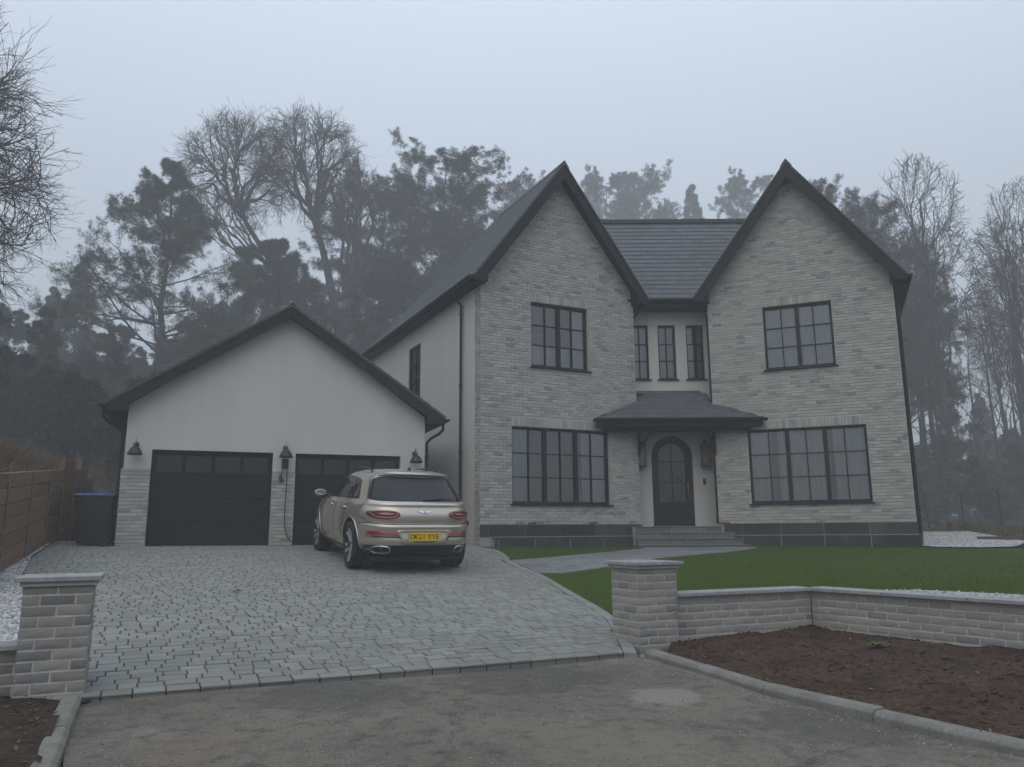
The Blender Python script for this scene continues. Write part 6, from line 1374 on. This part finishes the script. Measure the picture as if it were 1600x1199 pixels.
# bare wood to the right
bw = []
for sd_, h_, wd_ in ((41, 20, 2.7), (42, 18, 2.5), (43, 21, 2.3)):
    qo = np.random.default_rng(sd_); k = 16; zz_ = np.linspace(0, h_ * .86, k); wb = np.cumsum(qo.normal(0, .06, (k, 2)), 0); st = np.concatenate([wb - wb[0], zz_[:, None]], 1)
    bw.append(dome_tree([(st[None], (.22 * np.linspace(1, .14, k))[None])], [((*st[10, :2], h_ * .60), (wd_ * 1.05, wd_ * 1.05, h_ * .20), st[6], (0, 0, 1), 7, 5, 5, .06, qo, -.8), ((*st[13, :2], h_ * .80), (wd_ * .8, wd_ * .8, h_ * .19), st[10], (0, 0, 1), 7, 5, 5, .05, qo, -.6)], qo, (6, 0), .009))
q = random.Random(77); RT = [(21.5, 38), (24.0, 36), (23.0, 43), (26.8, 39), (29.5, 41), (28.0, 34), (31.8, 37), (20.2, 46), (25.4, 48), (30.5, 47), (34.0, 43), (36.5, 47), (19.0, 41), (33.0, 52), (27.5, 54), (22.0, 55), (38.0, 40), (29.0, 30), (24.5, 31.5), (40, 52)]
for i, (x, y) in enumerate(RT):
    lb = ('slender leafless tree nearest the wire fence in the right hand wood' if (x, y) == (24.5, 31.5) else 'tall leafless tree standing in the misty wood right of the house')
    plant_tree('bare_tree', bw[i % 3], x, y, lb, 'tree', 'leafless trees in the right hand wood', rot=i * 1.7, far=1.5, s=q.uniform(.82, 1.02), tilt=q.uniform(-.05, .05))
for i, (x, y, s) in enumerate(((26.5, 60, .6), (36, 60, .6), (43, 57, .6))): plant_tree('conifer', spruce, x, y, 'misty conifer deep in the wood right of the house', 'conifer', 'conifers deep in the right hand wood', rot=i, s=s)
# scrub behind the house on the left: thin bare saplings
sap = bare_meshes(7.5, 51, limbs=12, spread=.6, trunk_r=.07, dens=(6, 5, 4, 0), crown0=.12)
for i, (x, y, s) in enumerate(((-13.0, 33, 1.0), (-10.8, 34, 1.1), (-17.5, 32, .9), (-7.5, 34, 1.1), (-5.0, 36, 1.1))): plant_tree('sapling', sap, x, y, 'thin leafless sapling in the scrub behind the garage', 'sapling', 'leafless saplings behind the garage', rot=i * 1.9, s=s)
# the wood beyond, one mass
def mesh_np(me, k_=4):
    v = np.empty(len(me.vertices) * 3, dtype=np.float32); me.vertices.foreach_get('co', v); l = np.empty(len(me.loops), dtype=np.int32); me.loops.foreach_get('vertex_index', l); return v.reshape(-1, 3), l.reshape(-1, k_)
lo_s = pine_meshes(5, 63, nb=16, crown0=.02, prof=lambda t: 2.0 * np.interp(t, [0, .4, 1], [1, .9, .25]), tuft=(6, .5, .08), sub=(3, 2), trunk_r=.1, per=2, dead=0)
lo_c = pine_meshes(16, 61, nb=20, crown0=.08, prof=lambda t: 4.2 * np.interp(t, [0, .3, .6, 1], [.9, 1, .8, .12]), tuft=(6, .75, .12), sub=(4, 2), trunk_r=.2, per=2, dead=0); lo_b = bare_meshes(19, 62, limbs=10, spread=.34, trunk_r=.18, dens=(6, 5, 0, 0) if False else (5, 4, 2, 0), crown0=.25, straight=True)
cv, cf = mesh_np(lo_c[1], 3); sv, sf = mesh_np(lo_s[1], 3); bv, bf = mesh_np(lo_b[0]); tv, tf = mesh_np(lo_b[1]); q = np.random.default_rng(9)
far_c = []; far_b = []
def put(v, x, y, s, a): c, s_ = math.cos(a), math.sin(a); return np.stack([v[:, 0] * c - v[:, 1] * s_, v[:, 0] * s_ + v[:, 1] * c, v[:, 2]], 1) * s + np.array([x, y, ground(x, y) - .2])
for i in range(24):
    x = -66 + i * 2.0 + q.normal(0, 1.5)
    if x < -24: y = 58 + q.uniform(0, 24); far_c.append((put(cv, x, y, q.uniform(.38, .58), q.uniform(0, 6)), cf))
for i in range(16): x = q.uniform(-48, -26); y = q.uniform(34, 56); far_c.append((put(cv, x, y, q.uniform(.4, .6), q.uniform(0, 6)), cf))
for i in range(6): x = 34 + i * 8.0 + q.normal(0, 1); y = q.uniform(62, 92); far_c.append((put(cv, x, y, q.uniform(.6, .85), q.uniform(0, 6)), cf))
for i in range(60): x = q.uniform(-60, 6); y = q.uniform(42, 58); far_c.append((put(sv, x, y, q.uniform(.8, 1.3), q.uniform(0, 6)), sf))
for i in range(40): x = q.uniform(-44, -13); y = q.uniform(33, 44); far_c.append((put(sv, x, y, q.uniform(.5, .95), q.uniform(0, 6)), sf))
for i in range(70): x = q.uniform(20, 75); y = q.uniform(48, 66); far_c.append((put(sv, x, y, q.uniform(.6, 1.2), q.uniform(0, 6)), sf))
for i in range(34): x = q.uniform(24, 70); y = q.uniform(66, 88); far_c.append((put(sv, x, y, q.uniform(1.0, 1.7), q.uniform(0, 6)), sf))
for i in range(38):
    x = 24 + i * 1.6 + q.normal(0, 1); y = q.uniform(56, 86); s = q.uniform(.8, 1.05); a = q.uniform(0, 6); far_b.append((put(bv, x, y, s, a), bf)); far_b.append((put(tv, x, y, s, a), tf))
stuff(link(bpy.data.objects.new('far_conifers', npmesh('far_conifers', *joinm(far_c), M['needle2'])), None), 'dense dark conifer wood fading into mist beyond the gardens', 'wood')
stuff(link(bpy.data.objects.new('far_bare_wood', npmesh('far_bare_wood', *joinm(far_b), M['twig'])), None), 'leafless wood fading into mist beyond the right hand trees', 'wood')
# dead bracken on the bank
B_ = []; q = random.Random(2)
while len(B_) < 9000:
    x, y = q.uniform(-30, -5), q.uniform(11, 32)
    if fence_q(x, y) > .15 or (y > 23 and x < -5): B_.append((x, y, ground(x, y)))
B_ = np.array(B_); q = np.random.default_rng(3); up_ = np.tile(np.array([[0, 0, 1.]]), (len(B_), 1)); V, F = tuft_mesh(B_, up_, 6, .55, .016, q, .6)
stuff(link(bpy.data.objects.new('dead_bracken', npmesh('dead_bracken', V, F, M['bracken'])), None), 'brown dead bracken and grass covering the bank', 'bracken')
P_ = scatter([(13, 21), (40, 20), (44, 34), (14, 30)], lambda x, y: ground(x, y), 2500, 6); V, F = tuft_mesh(np.array(P_), np.tile(np.array([[0, 0, 1.]]), (len(P_), 1)), 6, .35, .014, q, .7)
stuff(link(bpy.data.objects.new('rough_grass', npmesh('rough_grass', V, F, M['bracken'])), None), 'rough brown grass at the edge of the right hand wood', 'grass')
# ================================================================== HAZE
hz = MB(); hz.box(W0, -195, 195, -45, 215, -2.0, 76.0)
hm = bpy.data.materials.new('mist'); hm.use_nodes = True; N = hm.node_tree.nodes; N.clear(); o_ = N.new('ShaderNodeOutputMaterial'); pv = N.new('ShaderNodeVolumePrincipled')
pv.inputs['Color'].default_value = (.97, .985, 1.0, 1); pv.inputs['Density'].default_value = 0.0042; pv.inputs['Anisotropy'].default_value = 0.0
hm.node_tree.links.new(pv.outputs[0], o_.inputs['Volume'])
haze = build('haze', hz, hm); stuff(haze)
